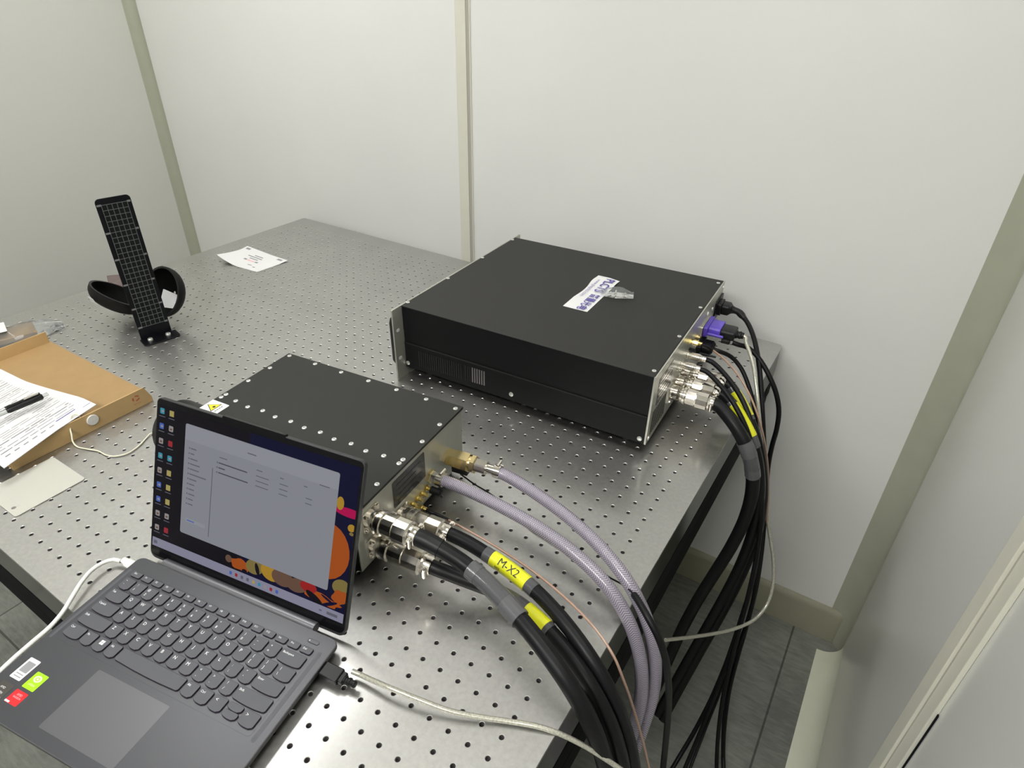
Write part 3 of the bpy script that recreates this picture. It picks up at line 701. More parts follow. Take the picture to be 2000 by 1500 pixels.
mb = MB(); mb.rev([(9, 9.8), (19, 9.8)], 22, xf=X); mb.box(10, 18, 8, 13, -3, 3, 0, X); mb.rev([(-6, 2.6), (7, 2.6)], 8, xf=X @ T(14, 5, 10) @ Matrix.Rotation(R(90), 4, 'Z')); mb.build('hose_clamp', 'nickel', t, world=True)
# sensor lead under the hoses
path = [SW(24, 205, 36)] + px([(905, 930, 28), (925, 947, 6), (950, 958, 2.2), (990, 985, 2), (1016, 1017, 2), (1036, 1033, 2), (1060, 1047, 2.5), (1088, 1062, 3), (1140, 1098, 4), (1190, 1130, 8), (1222, 1143, 20), (1238, 1157, 40), (1258, 1195, 48), (1285, 1237, 36), (1300, 1278, 0), (1308, 1330, -60), (1306, 1400, -180), (1299, 1460, -250), (1292, 1530, -330)])
fr = frames(spline(smooth_pts(path, 1)))
t = thing('sensor_lead', 'thin black lead under the hoses that turns into a thicker black cable over the edge', 'cable', tuple(path[0]))
k1 = min(range(len(fr)), key=lambda q: (fr[q][0] - path[7]).length); k2 = min(range(len(fr)), key=lambda q: (fr[q][0] - path[8]).length); k3 = min(range(len(fr)), key=lambda q: (fr[q][0] - path[12]).length)
MB().tube(fr[:k3 + 1], 1.2, 8).build('wire', 'cable_thin', t, world=True); MB().tube(fr[k1 - 3:k2 + 2], 2.2, 10).build('splice_sleeve', 'white_plastic', t, world=True); MB().tube(fr[k3:], 4.4, 14).build('jacket', 'cable_thin', t, world=True)
# coax of the laser box
t, fr = cable('coaxial_cable', 'thin tan coax cable screwed to the laser box with a gold plug', 'cable',
    [SW(18, 113, 43), SW(36, 112, 42)] + px([(845, 1001, 40), (870, 1012, 37), (960, 1060, 30), (1050, 1118, 26), (1118, 1178, 24), (1180, 1243, 20), (1200, 1283, 12), (1215, 1318, -10), (1238, 1385, -80), (1258, 1450, -135), (1274, 1530, -200)]), 1.7, 'copper_jacket', 'thin tan coaxial cables', seg=10)
mb = MB().rev([(0, 4.6), (9, 4.6)], 6, xf=axis_xf(SW(9, 113, 43), dS)); mb.rev([(9, 3), (16, 3)], 12, xf=axis_xf(SW(9, 113, 43), dS)); mb.build('plug', 'gold', t, world=True, smooth=20)
sleeve(t, fr, 0, 42, 2.3, 'cable_thin', 'boot')

# three thick cables out of the rack instrument
t, fr = cable('power_cable', 'nearest thick black cable of the rack chassis, grey sleeve at its bend', 'cable',
    [BW(66, 115, 60), BW(84, 114, 60)] + px([(1412, 800, 57), (1440, 830, 48), (1462, 870, 25), (1474, 910, -10), (1476, 955, -75), (1464, 1008, -150), (1434, 1066, -240), (1394, 1122, -325), (1358, 1172, -400), (1332, 1225, -475), (1303, 1290, -560), (1270, 1370, -660), (1245, 1430, -720)]), 11.5, 'cable_black', PG, sm=2)
big_plug(t, BW(16, 115, 60), dB); sleeve(t, fr, 92, 165, 12.6); sleeve(t, fr, 92, 122, 13); sleeve(t, fr, 140, 165, 13)
t, fr = cable('power_cable', 'middle thick black cable of the rack chassis, with the lower yellow label', 'cable',
    [BW(66, 152, 60), BW(84, 151, 60)] + px([(1420, 780, 57), (1446, 805, 47), (1466, 842, 25), (1480, 885, -5), (1488, 930, -50), (1486, 985, -130), (1474, 1045, -220), (1448, 1105, -300), (1420, 1158, -370), (1386, 1215, -450), (1345, 1285, -540), (1312, 1345, -620), (1284, 1395, -680)]), 10, 'cable_black', PG, sm=2)
big_plug(t, BW(16, 152, 60), dB); sleeve(t, fr, 30, 122, 10.7); wrap_label(t, fr, 42, 102, 11.1, 'M-X1', ang=-0.9, size=12, flip=-1)
t, fr = cable('power_cable', 'farthest thick black cable of the rack chassis, with the upper yellow label', 'cable',
    [BW(66, 190, 60), BW(84, 189, 60)] + px([(1424, 752, 57), (1446, 780, 46), (1466, 820, 28), (1482, 862, 0), (1492, 915, -55), (1494, 975, -135), (1484, 1040, -225), (1462, 1100, -300), (1434, 1155, -370), (1396, 1222, -455), (1356, 1292, -545), (1322, 1352, -625), (1294, 1405, -690)]), 10, 'cable_black', PG, sm=2)
big_plug(t, BW(16, 190, 60), dB); sleeve(t, fr, 22, 92, 10.7); wrap_label(t, fr, 34, 84, 11.1, None)
# signal cables
SG = 'thin black signal cables'
def bnc(t, p, d, L=26):
    X = axis_xf(p, d); MB().rev([(0, 7.2), (15, 7.2), (16, 6), (18, 6), (19, 5), (L, 4.6)], 24, xf=X).build('plug', 'nickel', t, world=True)
t, fr = cable('signal_cable', 'thin black cable with bright bayonet plug, farther of the two beside the tan coax', 'cable',
    [BW(34, 193, 95), BW(46, 193, 94)] + px([(1420, 727, 88), (1450, 768, 70), (1470, 820, 45), (1482, 870, 10), (1490, 925, -50), (1492, 990, -130), (1486, 1055, -210), (1472, 1120, -290), (1458, 1180, -365), (1444, 1235, -435), (1424, 1295, -515), (1410, 1355, -595), (1401, 1430, -680), (1396, 1500, -770), (1400, 1560, -796)]), 4.3, 'cable_thin', SG, sm=2)
bnc(t, BW(10, 193, 95), dB)
t, fr = cable('signal_cable', 'thin black cable with bright bayonet plug, nearer of the two above the thick plugs', 'cable',
    [BW(34, 155, 95), BW(46, 155, 94)] + px([(1402, 742, 88), (1430, 775, 74), (1455, 822, 52), (1474, 870, 18), (1486, 930, -50), (1490, 1000, -150), (1484, 1090, -260), (1466, 1168, -355), (1440, 1238, -450), (1412, 1320, -560), (1382, 1400, -670), (1350, 1470, -760), (1325, 1530, -794)]), 4.3, 'cable_thin', SG, sm=2)
bnc(t, BW(10, 155, 95), dB)
t, fr = cable('signal_cable', 'thin black cable of the flat black plug under the violet connector', 'cable',
    [BW(34, 262, 82), BW(46, 262, 81)] + px([(1432, 686, 72), (1449, 715, 55), (1463, 748, 32), (1474, 790, 5), (1484, 840, -40), (1493, 920, -120), (1492, 1000, -205), (1486, 1080, -295), (1478, 1150, -375), (1464, 1215, -455), (1444, 1275, -540), (1418, 1345, -630), (1410, 1420, -720), (1412, 1510, -794)]), 4.0, 'cable_thin', SG, sm=2)
mb = MB(); mb.prism(rrect(240, 290, 72, 92, 5), 4, 14, xf=EXF); mb.prism(rrect(247, 283, 73, 91, 6), 14, 34, ch=5, xf=EXF); mb.v = [BXF @ v for v in mb.v]; mb.build('plug', 'plastic_black', t, world=True, bevel=1)
mb = MB().rev([(0, 2.4), (30, 2.0)], 10, xf=axis_xf(BW(14, 242, 78), dB)); mb.build('thumb_screw', 'plastic_black', t, world=True)
# tan coax of the rack instrument
t, fr = cable('coaxial_cable', 'thin tan coax cable arching from the rack chassis with its small gold plug', 'cable',
    [BW(16, 193, 123), BW(30, 192, 122)] + px([(1388, 681, 114), (1412, 697, 102), (1442, 728, 82), (1464, 768, 58), (1482, 812, 28), (1494, 860, -15), (1501, 910, -75), (1502, 960, -140), (1498, 1020, -210)]), 1.8, 'copper_jacket', 'thin tan coaxial cables', seg=10)
mb = MB().rev([(0, 4.8), (9, 4.8)], 6, xf=axis_xf(BW(8, 193, 123), dB)); mb.rev([(9, 3.4), (16, 3)], 12, xf=axis_xf(BW(8, 193, 123), dB)); mb.build('plug', 'gold', t, world=True, smooth=20)
sleeve(t, fr, 2, 34, 2.4, 'cable_thin', 'boot')
# mains lead
t, fr = cable('mains_lead', 'black mains lead with a ribbed moulded plug at the far end of the rear panel', 'cable',
    [BW(30, 402, 105), BW(42, 402, 104)] + px([(1448, 614, 100), (1462, 630, 96), (1472, 655, 88), (1478, 682, 76), (1483, 712, 60), (1487, 755, 30), (1489, 810, -10), (1492, 870, -65), (1496, 940, -145), (1494, 1010, -225), (1488, 1080, -305), (1478, 1150, -385), (1462, 1215, -465), (1438, 1275, -545), (1420, 1325, -610), (1414, 1400, -700), (1410, 1480, -780), (1416, 1550, -796)]), 4.6, 'cable_thin')
mb = MB(); mb.prism(rrect(386, 420, 92, 118, 5), 3, 12, xf=EXF); mb.prism(rrect(388, 417, 94, 116, 6), 12, 32, ch=7, xf=EXF); mb.v = [BXF @ v for v in mb.v]
mb.build('plug', 'plastic_black', t, world=True, bevel=1.2)
MB().tube(cut(fr, 0, 44), lambda L: (8.4 - 2.6 * L / 44) - (1.3 if int(L / 4) % 2 else 0), 16).build('strain_relief', 'plastic_black', t, world=True, smooth=25)
# serial adapter with violet hood and clear cable
t, fr = cable('adapter_cable', 'clear braided cable with violet and black moulded connector on the rear panel', 'cable',
    [BW(70, 303, 103), BW(80, 303, 102)] + px([(1453, 664, 96), (1464, 684, 86), (1472, 712, 70), (1477, 750, 44), (1481, 795, 12), (1486, 845, -30), (1491, 905, -95), (1493, 960, -160), (1496, 1010, -215), (1505, 1050, -255), (1512, 1095, -305), (1513, 1140, -355), (1502, 1182, -400), (1478, 1212, -420), (1440, 1229, -415), (1390, 1239, -385), (1340, 1246, -345), (1300, 1250, -310)]), 3.4, 'clear_jacket', sm=1)
def bmb(): return MB()
mb = MB(); mb.prism(rrect(273, 331, 95, 117, 5), 6, 14, xf=EXF); mb.prism(rrect(280, 324, 96, 116, 7), 14, 36, xf=EXF)
for q in (277, 327): mb.rev([(14, 3.2), (44, 2.6)], 12, xf=axis_xf((0, q, 103), (1, 0, 0)))
mb.v = [BXF @ v for v in mb.v]; mb.build('violet_hood', 'purple', t, world=True, bevel=1.2, label='violet plastic hood')
mb = MB(); mb.prism(rrect(284, 320, 94, 113, 6), 36, 62, ch=2, xf=EXF); mb.rev([(60, 8), (64, 8), (65, 6.4), (67, 6.4), (68, 7.4), (71, 7.4), (72, 6), (76, 6)], 16, xf=axis_xf((0, 303, 103), (1, 0, 0)))
mb.v = [BXF @ v for v in mb.v]; mb.build('plug_body', 'plastic_black', t, world=True, bevel=1)
t, fr = cable('signal_cable', 'thin black cable looping out widest to the right against the wall', 'cable',
    [BW(60, 296, 88), BW(72, 297, 86)] + px([(1456, 674, 82), (1474, 688, 74), (1490, 709, 62), (1505, 738, 42), (1518, 770, 15), (1524, 800, -15), (1519, 838, -60), (1507, 870, -105), (1499, 905, -150), (1497, 960, -210), (1493, 1030, -285), (1482, 1095, -350), (1466, 1150, -410), (1450, 1200, -460), (1434, 1250, -510), (1416, 1305, -565), (1388, 1370, -650), (1352, 1440, -735), (1318, 1490, -780), (1290, 1540, -794)]), 4.6, 'cable_thin', SG, sm=1)
mb = MB().rev([(0, 6), (14, 6), (16, 5)], 14, xf=axis_xf(BW(40, 292, 90), dB)); mb.build('plug', 'plastic_black', t, world=True)
# slack thin cords further down
t, fr = cable('signal_cable', 'thin black cord hanging free to the floor, rightmost under the table edge', 'cable',
    px([(1488, 1010, -230), (1480, 1090, -310), (1476, 1160, -390), (1462, 1225, -465), (1440, 1270, -530), (1420, 1310, -590), (1400, 1370, -660), (1372, 1440, -740), (1345, 1500, -785), (1330, 1560, -796)]), 3.2, 'cable_thin', SG)

# ---------------------------------------------------------------- laptop
LA = 9.5
lap = thing('laptop', 'open grey laptop overhanging the near table edge', 'laptop', (-38.7, -69.5, 0), LA)
LXF = Matrix.Translation((-38.7, -69.5, 0)) @ Matrix.Rotation(R(LA), 4, 'Z')
ZD = 18.0
mb = MB(); o1 = rrect(-308, 4, -216, 0, (13, 9, 9, 13)); o0 = rrect(-304, 0, -211, -3, (12, 8, 8, 12)); n_ = len(o1)
vs = [(x, y, 5) for x, y in o0] + [(x, y, 12) for x, y in o1] + [(x, y, ZD - .8) for x, y in o1] + [(x, y, ZD) for x, y in rrect(-307.2, 3.2, -215.2, -.8, (12.4, 8.4, 8.4, 12.4))]
fs = []
for j in range(3):
    for i in range(n_): fs.append((j * n_ + i, j * n_ + (i + 1) % n_, (j + 1) * n_ + (i + 1) % n_, (j + 1) * n_ + i))
mb.add(vs, fs[:n_], 2); mb.f = mb.f; o = 0
mb.f += [list(f) for f in fs[n_:]]; mb.m += [2] * n_ + [1] * n_
mb.f.append([3 * n_ + i for i in range(n_)]); mb.m.append(0); mb.f.append(list(range(n_ - 1, -1, -1))); mb.m.append(2)
mb.build('base', ['laptop', 'laptop_edge', 'laptop_dark'], lap, smooth=25)
for a, b in ((-285, -18), (-20, -18)):
    MB().rev([(0, 7), (5.5, 7)], 16, xf=axis_xf((a, b, 0), (0, 0, 1), (0, 1, 0))).build('foot', 'rubber', lap)
MB().box(-250, -60, -10, -4, 0, 5.5).build('foot', 'rubber', lap)
kb = MB().prism(rrect(-296.5, -12.5, -126.5, -18.8, 4), ZD - .3, ZD + .12, 0, side=1).build('keyboard', ['laptop', 'key_side'], lap, smooth=0)
def key(x0, x1, y1, h, legend='', sub='', wide=False):
    w = x1 - x0; g = 1.15; x0 += g; x1 -= g; y0 = y1 - h
    pts = [(x0, y0 + 3.2), (x0 + .8, y0 + 1.4), (x0 + 2.6, y0 + .5)] + [(x0 + w * t, y0 + .5 - 1.2 * math.sin(math.pi * t)) for t in (.3, .5, .7)] + [(x1 - 2.6, y0 + .5), (x1 - .8, y0 + 1.4), (x1, y0 + 3.2), (x1, y1 - 1.2), (x1 - 1.2, y1), (x0 + 1.2, y1), (x0, y1 - 1.2)]
    mb = MB().prism(pts, ZD + .12, ZD + 2.0, 0, side=1, ch=.3)
    if legend:
        if wide: mb.text(legend, 3.6, T(x0 + 2, y1 - 4.2, ZD + 2.06), 2, align='LEFT')
        elif sub: mb.text(sub, 4.2, T(x0 + 4.6, y1 - 4.0, ZD + 2.06), 2); mb.text(legend, 4.6, T(x0 + 4.6, y1 - 10.6, ZD + 2.06), 2)
        else: mb.text(legend, 5.6, T(x0 + 5.2, y1 - 4.8, ZD + 2.06), 2)
    mb.build('key', ['key', 'key_side', 'legend'], kb, smooth=0)
KH = 15.6
P_ = 18.9
fn = ['Esc', 'F1', 'F2', 'F3', 'F4', 'F5', 'F6', 'F7', 'F8', 'F9', 'F10', 'F11', 'F12', 'Ins', 'Prt', 'Del']
for k in range(16):
    x0 = -294 + k * 17.5; g = 1.1
    mb = MB().prism(rrect(x0 + g, x0 + 17.5 - g, -29.5, -21.5, (2.5, 1, 1, 2.5), 3), ZD + .12, ZD + 2.0, 0, side=1, ch=.3)
    mb.text(fn[k], 3.3, T(x0 + 6.4, -24.4, ZD + 2.06), 2); mb.build('key', ['key', 'key_side', 'legend'], kb, smooth=0)
for k, (a, b) in enumerate(zip('`1234567890-=', '~!@#$%^&*()_+')): key(-294 + k * P_, -294 + (k + 1) * P_, -32.6, KH, a, b)
key(-48.3, -14, -32.6, KH, 'Backspace', wide=True)
key(-294, -265.5, -50.6, KH, 'Tab', wide=True)
for k, a in enumerate('QWERTYUIOP'): key(-265.5 + k * P_, -265.5 + (k + 1) * P_, -50.6, KH, a)
for k, (a, b) in enumerate((('[', '{'), (']', '}'))): key(-265.5 + (10 + k) * P_, -265.5 + (11 + k) * P_, -50.6, KH, a, b)
key(-38.7, -14, -50.6, KH, '\\', '|')
key(-294, -259.5, -68.7, KH, 'CapsLk', wide=True)
for k, a in enumerate('ASDFGHJKL'): key(-259.5 + k * P_, -259.5 + (k + 1) * P_, -68.7, KH, a)
for k, (a, b) in enumerate(((';', ':'), ("'", '"'))): key(-259.5 + (9 + k) * P_, -259.5 + (10 + k) * P_, -68.7, KH, a, b)
key(-51.6, -14, -68.7, KH, 'Enter', wide=True)
key(-294, -249.5, -86.8, KH, 'Shift', wide=True)
for k, a in enumerate('ZXCVBNM'): key(-249.5 + k * P_, -249.5 + (k + 1) * P_, -86.8, KH, a)
for k, (a, b) in enumerate(((',', '<'), ('.', '>'), ('/', '?'))): key(-249.5 + (7 + k) * P_, -249.5 + (8 + k) * P_, -86.8, KH, a, b)
key(-60.5, -14, -86.8, KH, 'Shift', wide=True)
for a, b, s in ((-294, -267, 'Ctrl'), (-267, -248, 'Fn'), (-229, -210.5, 'Alt'), (-114.5, -96, 'Alt'), (-96, -76.5, 'Ctrl')): key(a, b, -104.9, KH, s, wide=True)
key(-248, -229, -104.9, KH); key(-210.5, -114.5, -104.9, KH)
key(-76.5, -57, -104.9, KH, '<'); key(-36, -14, -104.9, KH, '>'); key(-57, -36, -104.9, 7.4, '', ''); key(-57, -36, -113.2, 7.6, '')
mb = MB(); mb.box(-241, -238.6, -113.2, -110.8, ZD + 2.02, ZD + 2.1); mb.box(-238.2, -235.8, -113.2, -110.8, ZD + 2.02, ZD + 2.1); mb.box(-241, -238.6, -110.4, -108, ZD + 2.02, ZD + 2.1); mb.box(-238.2, -235.8, -110.4, -108, ZD + 2.02, ZD + 2.1)
mb.build('window_legend', 'legend', kb)
MB().prism(rrect(-213.5, -109.5, -203, -134.5, 2), ZD - .1, ZD + .1, 0, side=1).build('touchpad', ['touchpad', 'key_side'], lap, smooth=0)
mb = MB().prism(rrect(-30.5, -15, -15.4, -10.4, 2.4), ZD, ZD + .25, 1, side=1); mb.prism(rrect(-30, -15.5, -14.9, -10.9, 2), ZD + .1, ZD + .45, 0); mb.prism(rrect(-28.5, -27.3, -13.4, -12.4, .4), ZD + .4, ZD + .5, 2)
mb.build('power_button', ['laptop', 'key_side', 'legend'], lap, smooth=0)
MB().prism(rrect(-9.4, -4.4, -129, -20.5, 2), ZD, ZD + .12).build('speaker_grille', 'laptop_dark' if False else 'key', lap, smooth=0)
MB().prism(rrect(-303, -299, -129, -20.5, 2), ZD, ZD + .12).build('speaker_grille', 'key', lap, smooth=0)
# stickers
def sticker(x0, x1, y0, y1, m, fn_=None, lb=None):
    mb = MB().prism(rrect(x0, x1, y0, y1, 1.2), ZD, ZD + .15, 0)
    if fn_: fn_(mb)
    mb.build('sticker', m, lap, smooth=0, label=lb)
def s1(mb):
    mb.prism(rrect(-292.5, -281, -170, -158, 1), ZD + .15, ZD + .2, 1)
    for k in range(2): mb.box(-292, -281.5, -173 - k * 3, -172 - k * 3, ZD + .15, ZD + .2, 1)
sticker(-295, -279, -178.5, -154, ['white_label', 'ink_grey'], s1, 'white specification sticker')
def s2(mb):
    mb.text('nVIDIA', 3.0, T(-263, -176, ZD + .2), 1)
    pts = [(-263 + 5 * math.cos(R(a)), -169 + 3.6 * math.sin(R(a))) for a in range(0, 360, 24)]; mb.prism(pts, ZD + .15, ZD + .2, 1)
    pts = [(-263 + 3 * math.cos(R(a)), -169 + 2.1 * math.sin(R(a))) for a in range(0, 360, 24)]; mb.prism(pts, ZD + .2, ZD + .23, 0)
    pts = [(-263 + 1.6 * math.cos(R(a)), -169 + 1.1 * math.sin(R(a))) for a in range(0, 360, 24)]; mb.prism(pts, ZD + .23, ZD + .26, 1)
sticker(-271.5, -254, -181, -162.5, ['green_sticker', 'pale_print'], s2, 'lime green sticker')
def s3(mb):
    mb.text('AMD', 3.4, T(-263, -188.5, ZD + .2), 1); mb.text('RADEON', 2.6, T(-263, -191.6, ZD + .2), 1)
    mb.box(-272.5, -266, -198.5, -196.6, ZD + .15, ZD + .2, 2)
sticker(-272.5, -254.5, -198.8, -184.5, ['red_sticker', 'pink_print', 'white_label'], s3, 'red sticker')
def s4(mb):
    mb.text('AMD', 3.2, T(-288, -189.5, ZD + .2), 1); mb.text('RYZEN', 3.2, T(-287, -194.5, ZD + .2), 1); mb.box(-295, -279, -203, -198, ZD + .15, ZD + .2, 1)
sticker(-296, -277.5, -204, -183.5, ['dark_sticker', 'white_label'], s4, 'dark sticker with pale print')
# hinge and lid
TL = 21.9
UXF = T(-306.5, 10.1, 12) @ Matrix(((1, 0, 0, 0), (0, math.sin(R(TL)), -math.cos(R(TL)), 0), (0, math.cos(R(TL)), math.sin(R(TL)), 0), (0, 0, 0, 1)))   # (u, h, out of the screen)
mb = MB(); prof = [(-1.0, 17.0), (0.2, 19.8), (3, 21.2), (6.5, 21.0), (10, 19.5), (12, 14), (8, 9), (-1, 9)]
mb.add([(x, y, z) for x in (-272.5, -33.5) for y, z in prof], [tuple(range(7, -1, -1)), tuple(range(8, 16))] + [(i, (i + 1) % 8, 8 + (i + 1) % 8, 8 + i) for i in range(8)])
mb.build('hinge', 'laptop_edge', lap, smooth=50)
lid = MB().prism(rrect(0, 308.6, -2, 216.4, (10, 7, 7, 10)), -6, -.3, 0, xf=UXF, ch=.6).build('lid', ['laptop_dark'], lap, smooth=25)
MB().prism(rrect(1.2, 307.4, 2, 215.2, (9, 6, 6, 9)), -.4, 0, 0, xf=UXF).build('bezel', 'bezel', lid, smooth=0)
MB().prism([(104, 210.5), (202, 210.5), (199, 218.6), (107, 218.6)], -5, .3, 0, xf=UXF).build('camera_bar', 'bezel', lid, smooth=0)
# what the display shows
E_ = {k: emit('display ' + k, c) for k, c in dict(night=(0.004, 0.003, 0.006), navy=(0.003, 0.003, 0.022), win=(0.205, 0.212, 0.238), head=(0.23, 0.236, 0.268), line=(0.10, 0.10, 0.13), txt=(0.06, 0.06, 0.08), bar=(0.20, 0.20, 0.27), orange=(0.30, 0.062, 0.008), yellow=(0.33, 0.19, 0.02), pink=(0.34, 0.003, 0.06), red=(0.26, 0.012, 0.012), folder=(0.32, 0.27, 0.09), blue=(0.05, 0.10, 0.36), teal=(0.03, 0.22, 0.30), redi=(0.25, 0.02, 0.03), white=(0.24, 0.22, 0.22), olive=(0.17, 0.13, 0.04), dim=(0.10, 0.10, 0.13), brown=(0.11, 0.06, 0.04)).items()}
names = list(E_); IX = {k: i for i, k in enumerate(names)}
mb = MB(); lev = [0.0]
def sq(x0, x1, y0, y1, k, z=0.05, r=0):
    mb.prism(rrect(x0, x1, y0, y1, r, 3) if r else [(x0, y0), (x1, y0), (x1, y1), (x0, y1)], 0, z, IX[k], xf=UXF)
def blob(cx, cy, rx, ry, k, z=.08, rot=0, wob=0.0, cl=None):
    pts = []
    for a in range(0, 360, 15):
        q = 1 + wob * math.sin(R(a * 5)); x, y = rx * q * math.cos(R(a)), ry * q * math.sin(R(a)); x, y = x * math.cos(R(rot)) - y * math.sin(R(rot)), x * math.sin(R(rot)) + y * math.cos(R(rot))
        pts.append((min(max(cx + x, 4), 304.5), min(max(cy + y, 27.6), 208)))
    mb.prism(pts, 0, z, IX[k], xf=UXF)
sq(4, 150, 15, 208.5, 'night', .03); sq(150, 304.5, 15, 208.5, 'navy', .03)
# dark cartoon landscape wallpaper: plain generic shapes
blob(297, 152, 22, 5.5, 'pink', .06, 0); blob(283, 160, 5, 8, 'yellow', .07)
blob(272, 98, 31, 35, 'orange', .08); blob(301, 135, 5, 4.5, 'yellow', .07, 30); blob(302, 128, 3, 2, 'olive', .07)
blob(296, 60, 12, 9, 'olive', .09, 20); blob(296, 46, 11, 9, 'orange', .10, 30, .1); blob(270, 36, 28, 6, 'orange', .10, -5, .15)
blob(150, 37, 16, 7.5, 'orange', .07, 0, .12); blob(131, 39, 5, 5, 'brown', .08); blob(172, 42, 14, 10, 'olive', .09, 15); blob(176, 40, 3, 8, 'night', .10, 20)
blob(196, 43, 15, 11, 'yellow', .095, -10); blob(214, 42, 16, 11, 'brown', .10); blob(236, 40, 15, 9, 'brown', .105, 10); blob(252, 44, 12, 7, 'red', .11); blob(262, 33, 14, 4.5, 'night', .115, -25); blob(283, 33, 12, 2.2, 'navy', .12, 25); blob(280, 38, 10, 1.6, 'navy', .12, -20)
blob(157, 31, 4, 2.4, 'night', .12)
# file window
sq(49.8, 278.6, 49, 194.8, 'win', .15, 2.5); sq(50.2, 278.2, 174, 194.2, 'head', .17, 2.5); sq(96, 97.2, 57, 149, 'line', .19); sq(50.6, 95.5, 74, 82, 'dim', .165) if False else None
for k in range(12):
    y = 164.5 - k * 6.7; w_ = (9, 6, 12, 16, 15, 27, 12, 9, 9, 10, 8, 8)[k]; sq(60, 60 + w_, y - .8, y + .7, 'dim', .19); sq(57, 58.8, y - 1, y + 1, 'line' if k % 4 == 0 else 'dim', .19)
for k, w_ in enumerate((44, 10, 46)):
    y = 158.4 - k * 6.3; sq(105.5, 105.5 + w_, y - .8, y + .7, 'txt', .19); sq(102.5, 104.3, y - 1, y + 1, 'line', .19)
    sq(163, 182, y - .6, y + .5, 'dim', .19); sq(198, 210, y - .6, y + .5, 'dim', .19); sq(236, 245, y - .6, y + .5, 'dim', .19) if k else None
for x_, w_ in ((106, 12), (163, 9), (198, 5), (232, 5)): sq(x_, x_ + w_, 165, 166.2, 'dim', .19)
sq(148, 161, 182, 183.4, 'dim', .19); sq(253, 267, 173, 174.2, 'line', .19); sq(58, 90, 66, 71, 'head', .18); sq(60, 72, 67.8, 69.2, 'blue', .19)
sq(3.6, 304.2, 15.4, 27.4, 'bar', .14)
for k in range(9): sq(134 + k * 9, 138 + k * 9, 19, 23.5, ('blue', 'redi', 'dim', 'line', 'folder', 'teal', 'white', 'redi', 'blue')[k], .18, 1)
sq(270, 274, 20, 22, 'dim', .18); sq(281, 296, 19.4, 23, 'dim', .18); sq(6, 12, 19, 23.5, 'dim', .18)
ICON = [('teal', 'folder'), ('blue', 'white'), ('white', 'redi'), ('teal', 'teal'), ('white', 'folder'), ('blue', 'folder'), ('blue', 'folder'), ('white', 'white'), ('white', 'redi')]
for k, (a, b) in enumerate(ICON):
    y = 200.5 - k * 19.75
    for x_, c_ in ((10.2, a), (26, b)):
        sq(x_ - 3.6, x_ + 3.6, y - 3.6, y + 3.8, c_, .12, 1.2 if c_ != 'folder' else .4)
        if c_ in ('blue', 'teal'): blob(x_ + .6, y, 2, 1.6, 'white', .14)
        if c_ == 'white': sq(x_ - 1.8, x_ + 1.8, y - 1.6, y + .6, 'brown', .14)
        sq(x_ - 5, x_ + 5, y - 7.4, y - 6.4, 'dim', .12)
mb.build('display', [E_[k] for k in names], lid, smooth=0)

# cables of the laptop
t, fr = cable('usb_cable', 'clear braided cable with a black moulded plug in the right side of the laptop', 'cable',
    px([(688, 1311, 10), (704, 1318, 10), (730, 1330, 12), (765, 1345, 15), (820, 1367, 14), (880, 1389, 10), (940, 1401, 7), (1000, 1410, 5), (1050, 1419, 5), (1090, 1432, 1), (1140, 1456, -18), (1185, 1484, -42), (1225, 1512, -68), (1260, 1545, -100)]), 2.9, 'clear_jacket', 'clear braided cables' if False else None, seg=12, sm=0)
U = LXF @ Vector((4, -32.5, 10)); du = (LXF.to_3x3() @ Vector((1, -.02, 0)))
X = axis_xf(U, du)
mb = MB(); mb.box(0, 24, -8.5, 8.5, -4, 4.5, 0, X); mb.box(24, 30, -6.5, 6.5, -3.6, 4, 0, X); mb.rev([(29, 5), (31, 5), (32, 3.8), (34, 3.8), (35, 4.6), (37, 4.6), (38, 3.6), (40, 3.6), (41, 4), (44, 4)], 14, xf=X)
mb.build('plug', 'plastic_black', t, world=True, bevel=1.2)
t, fr = cable('charging_cable', 'white cable plugged into the left side of the laptop, running over the near edge', 'cable',
    px([(236, 1096, 9), (222, 1093, 10), (200, 1097, 12), (178, 1112, 14), (158, 1136, 14), (141, 1166, 12), (124, 1196, 8), (100, 1226, 4), (66, 1250, -2), (30, 1282, -10), (-20, 1330, -24), (-80, 1385, -45)]), 2.7, 'white_plastic', seg=12, sm=1)
U = LXF @ Vector((-308.5, -12, 10)); X = axis_xf(U, LXF.to_3x3() @ Vector((-1, .1, 0)))
mb = MB(); mb.rev([(0, 5), (14, 5), (18, 3.6), (24, 3.2)], 16, xf=X @ Matrix.Diagonal((1, 1.35, .75, 1))); mb.build('plug', 'white_plastic', t, world=True, smooth=50)

# ---------------------------------------------------------------- upright grid bracket
pa, pb = Vector((-909, 222, 0)), Vector((-894, 283, 0)); du = (pb - pa).normalized(); ang = math.degrees(math.atan2(du.y, du.x))
br = thing('grid_bracket', 'tall black bracket with a grey grid face, upright before the open case', 'bracket', (pa.x, pa.y, 0), ang)
W_ = 62.0
VX = Matrix(((1, 0, 0, 0), (0, 0, -1, 16), (0, 1, 0, 0), (0, 0, 0, 1)))    # (u, z, towards viewer)
mb = MB().prism(rrect(0, W_, 1, 300, (0.5, 8, 8, 0.5)), -2, 0, xf=VX); mb.prism(rrect(-3, W_ + 8, -17, 18, (8, .5, .5, 8)), 0, 3)
mb.build('plate', 'bracket', br, bevel=.5)
mb = MB(); nx, nz = 5, 24; gx0, gx1, gz0, gz1 = 9, 54, 30, 288
cw = (gx1 - gx0) / nx; chh = (gz1 - gz0) / nz
mb.box(gx0, gx1, 15.2, 16, gz0, gz1, 1)
for i in range(nx + 1): mb.box(gx0 + i * cw - .45, gx0 + i * cw + .45, 14.6, 15.4, gz0, gz1)
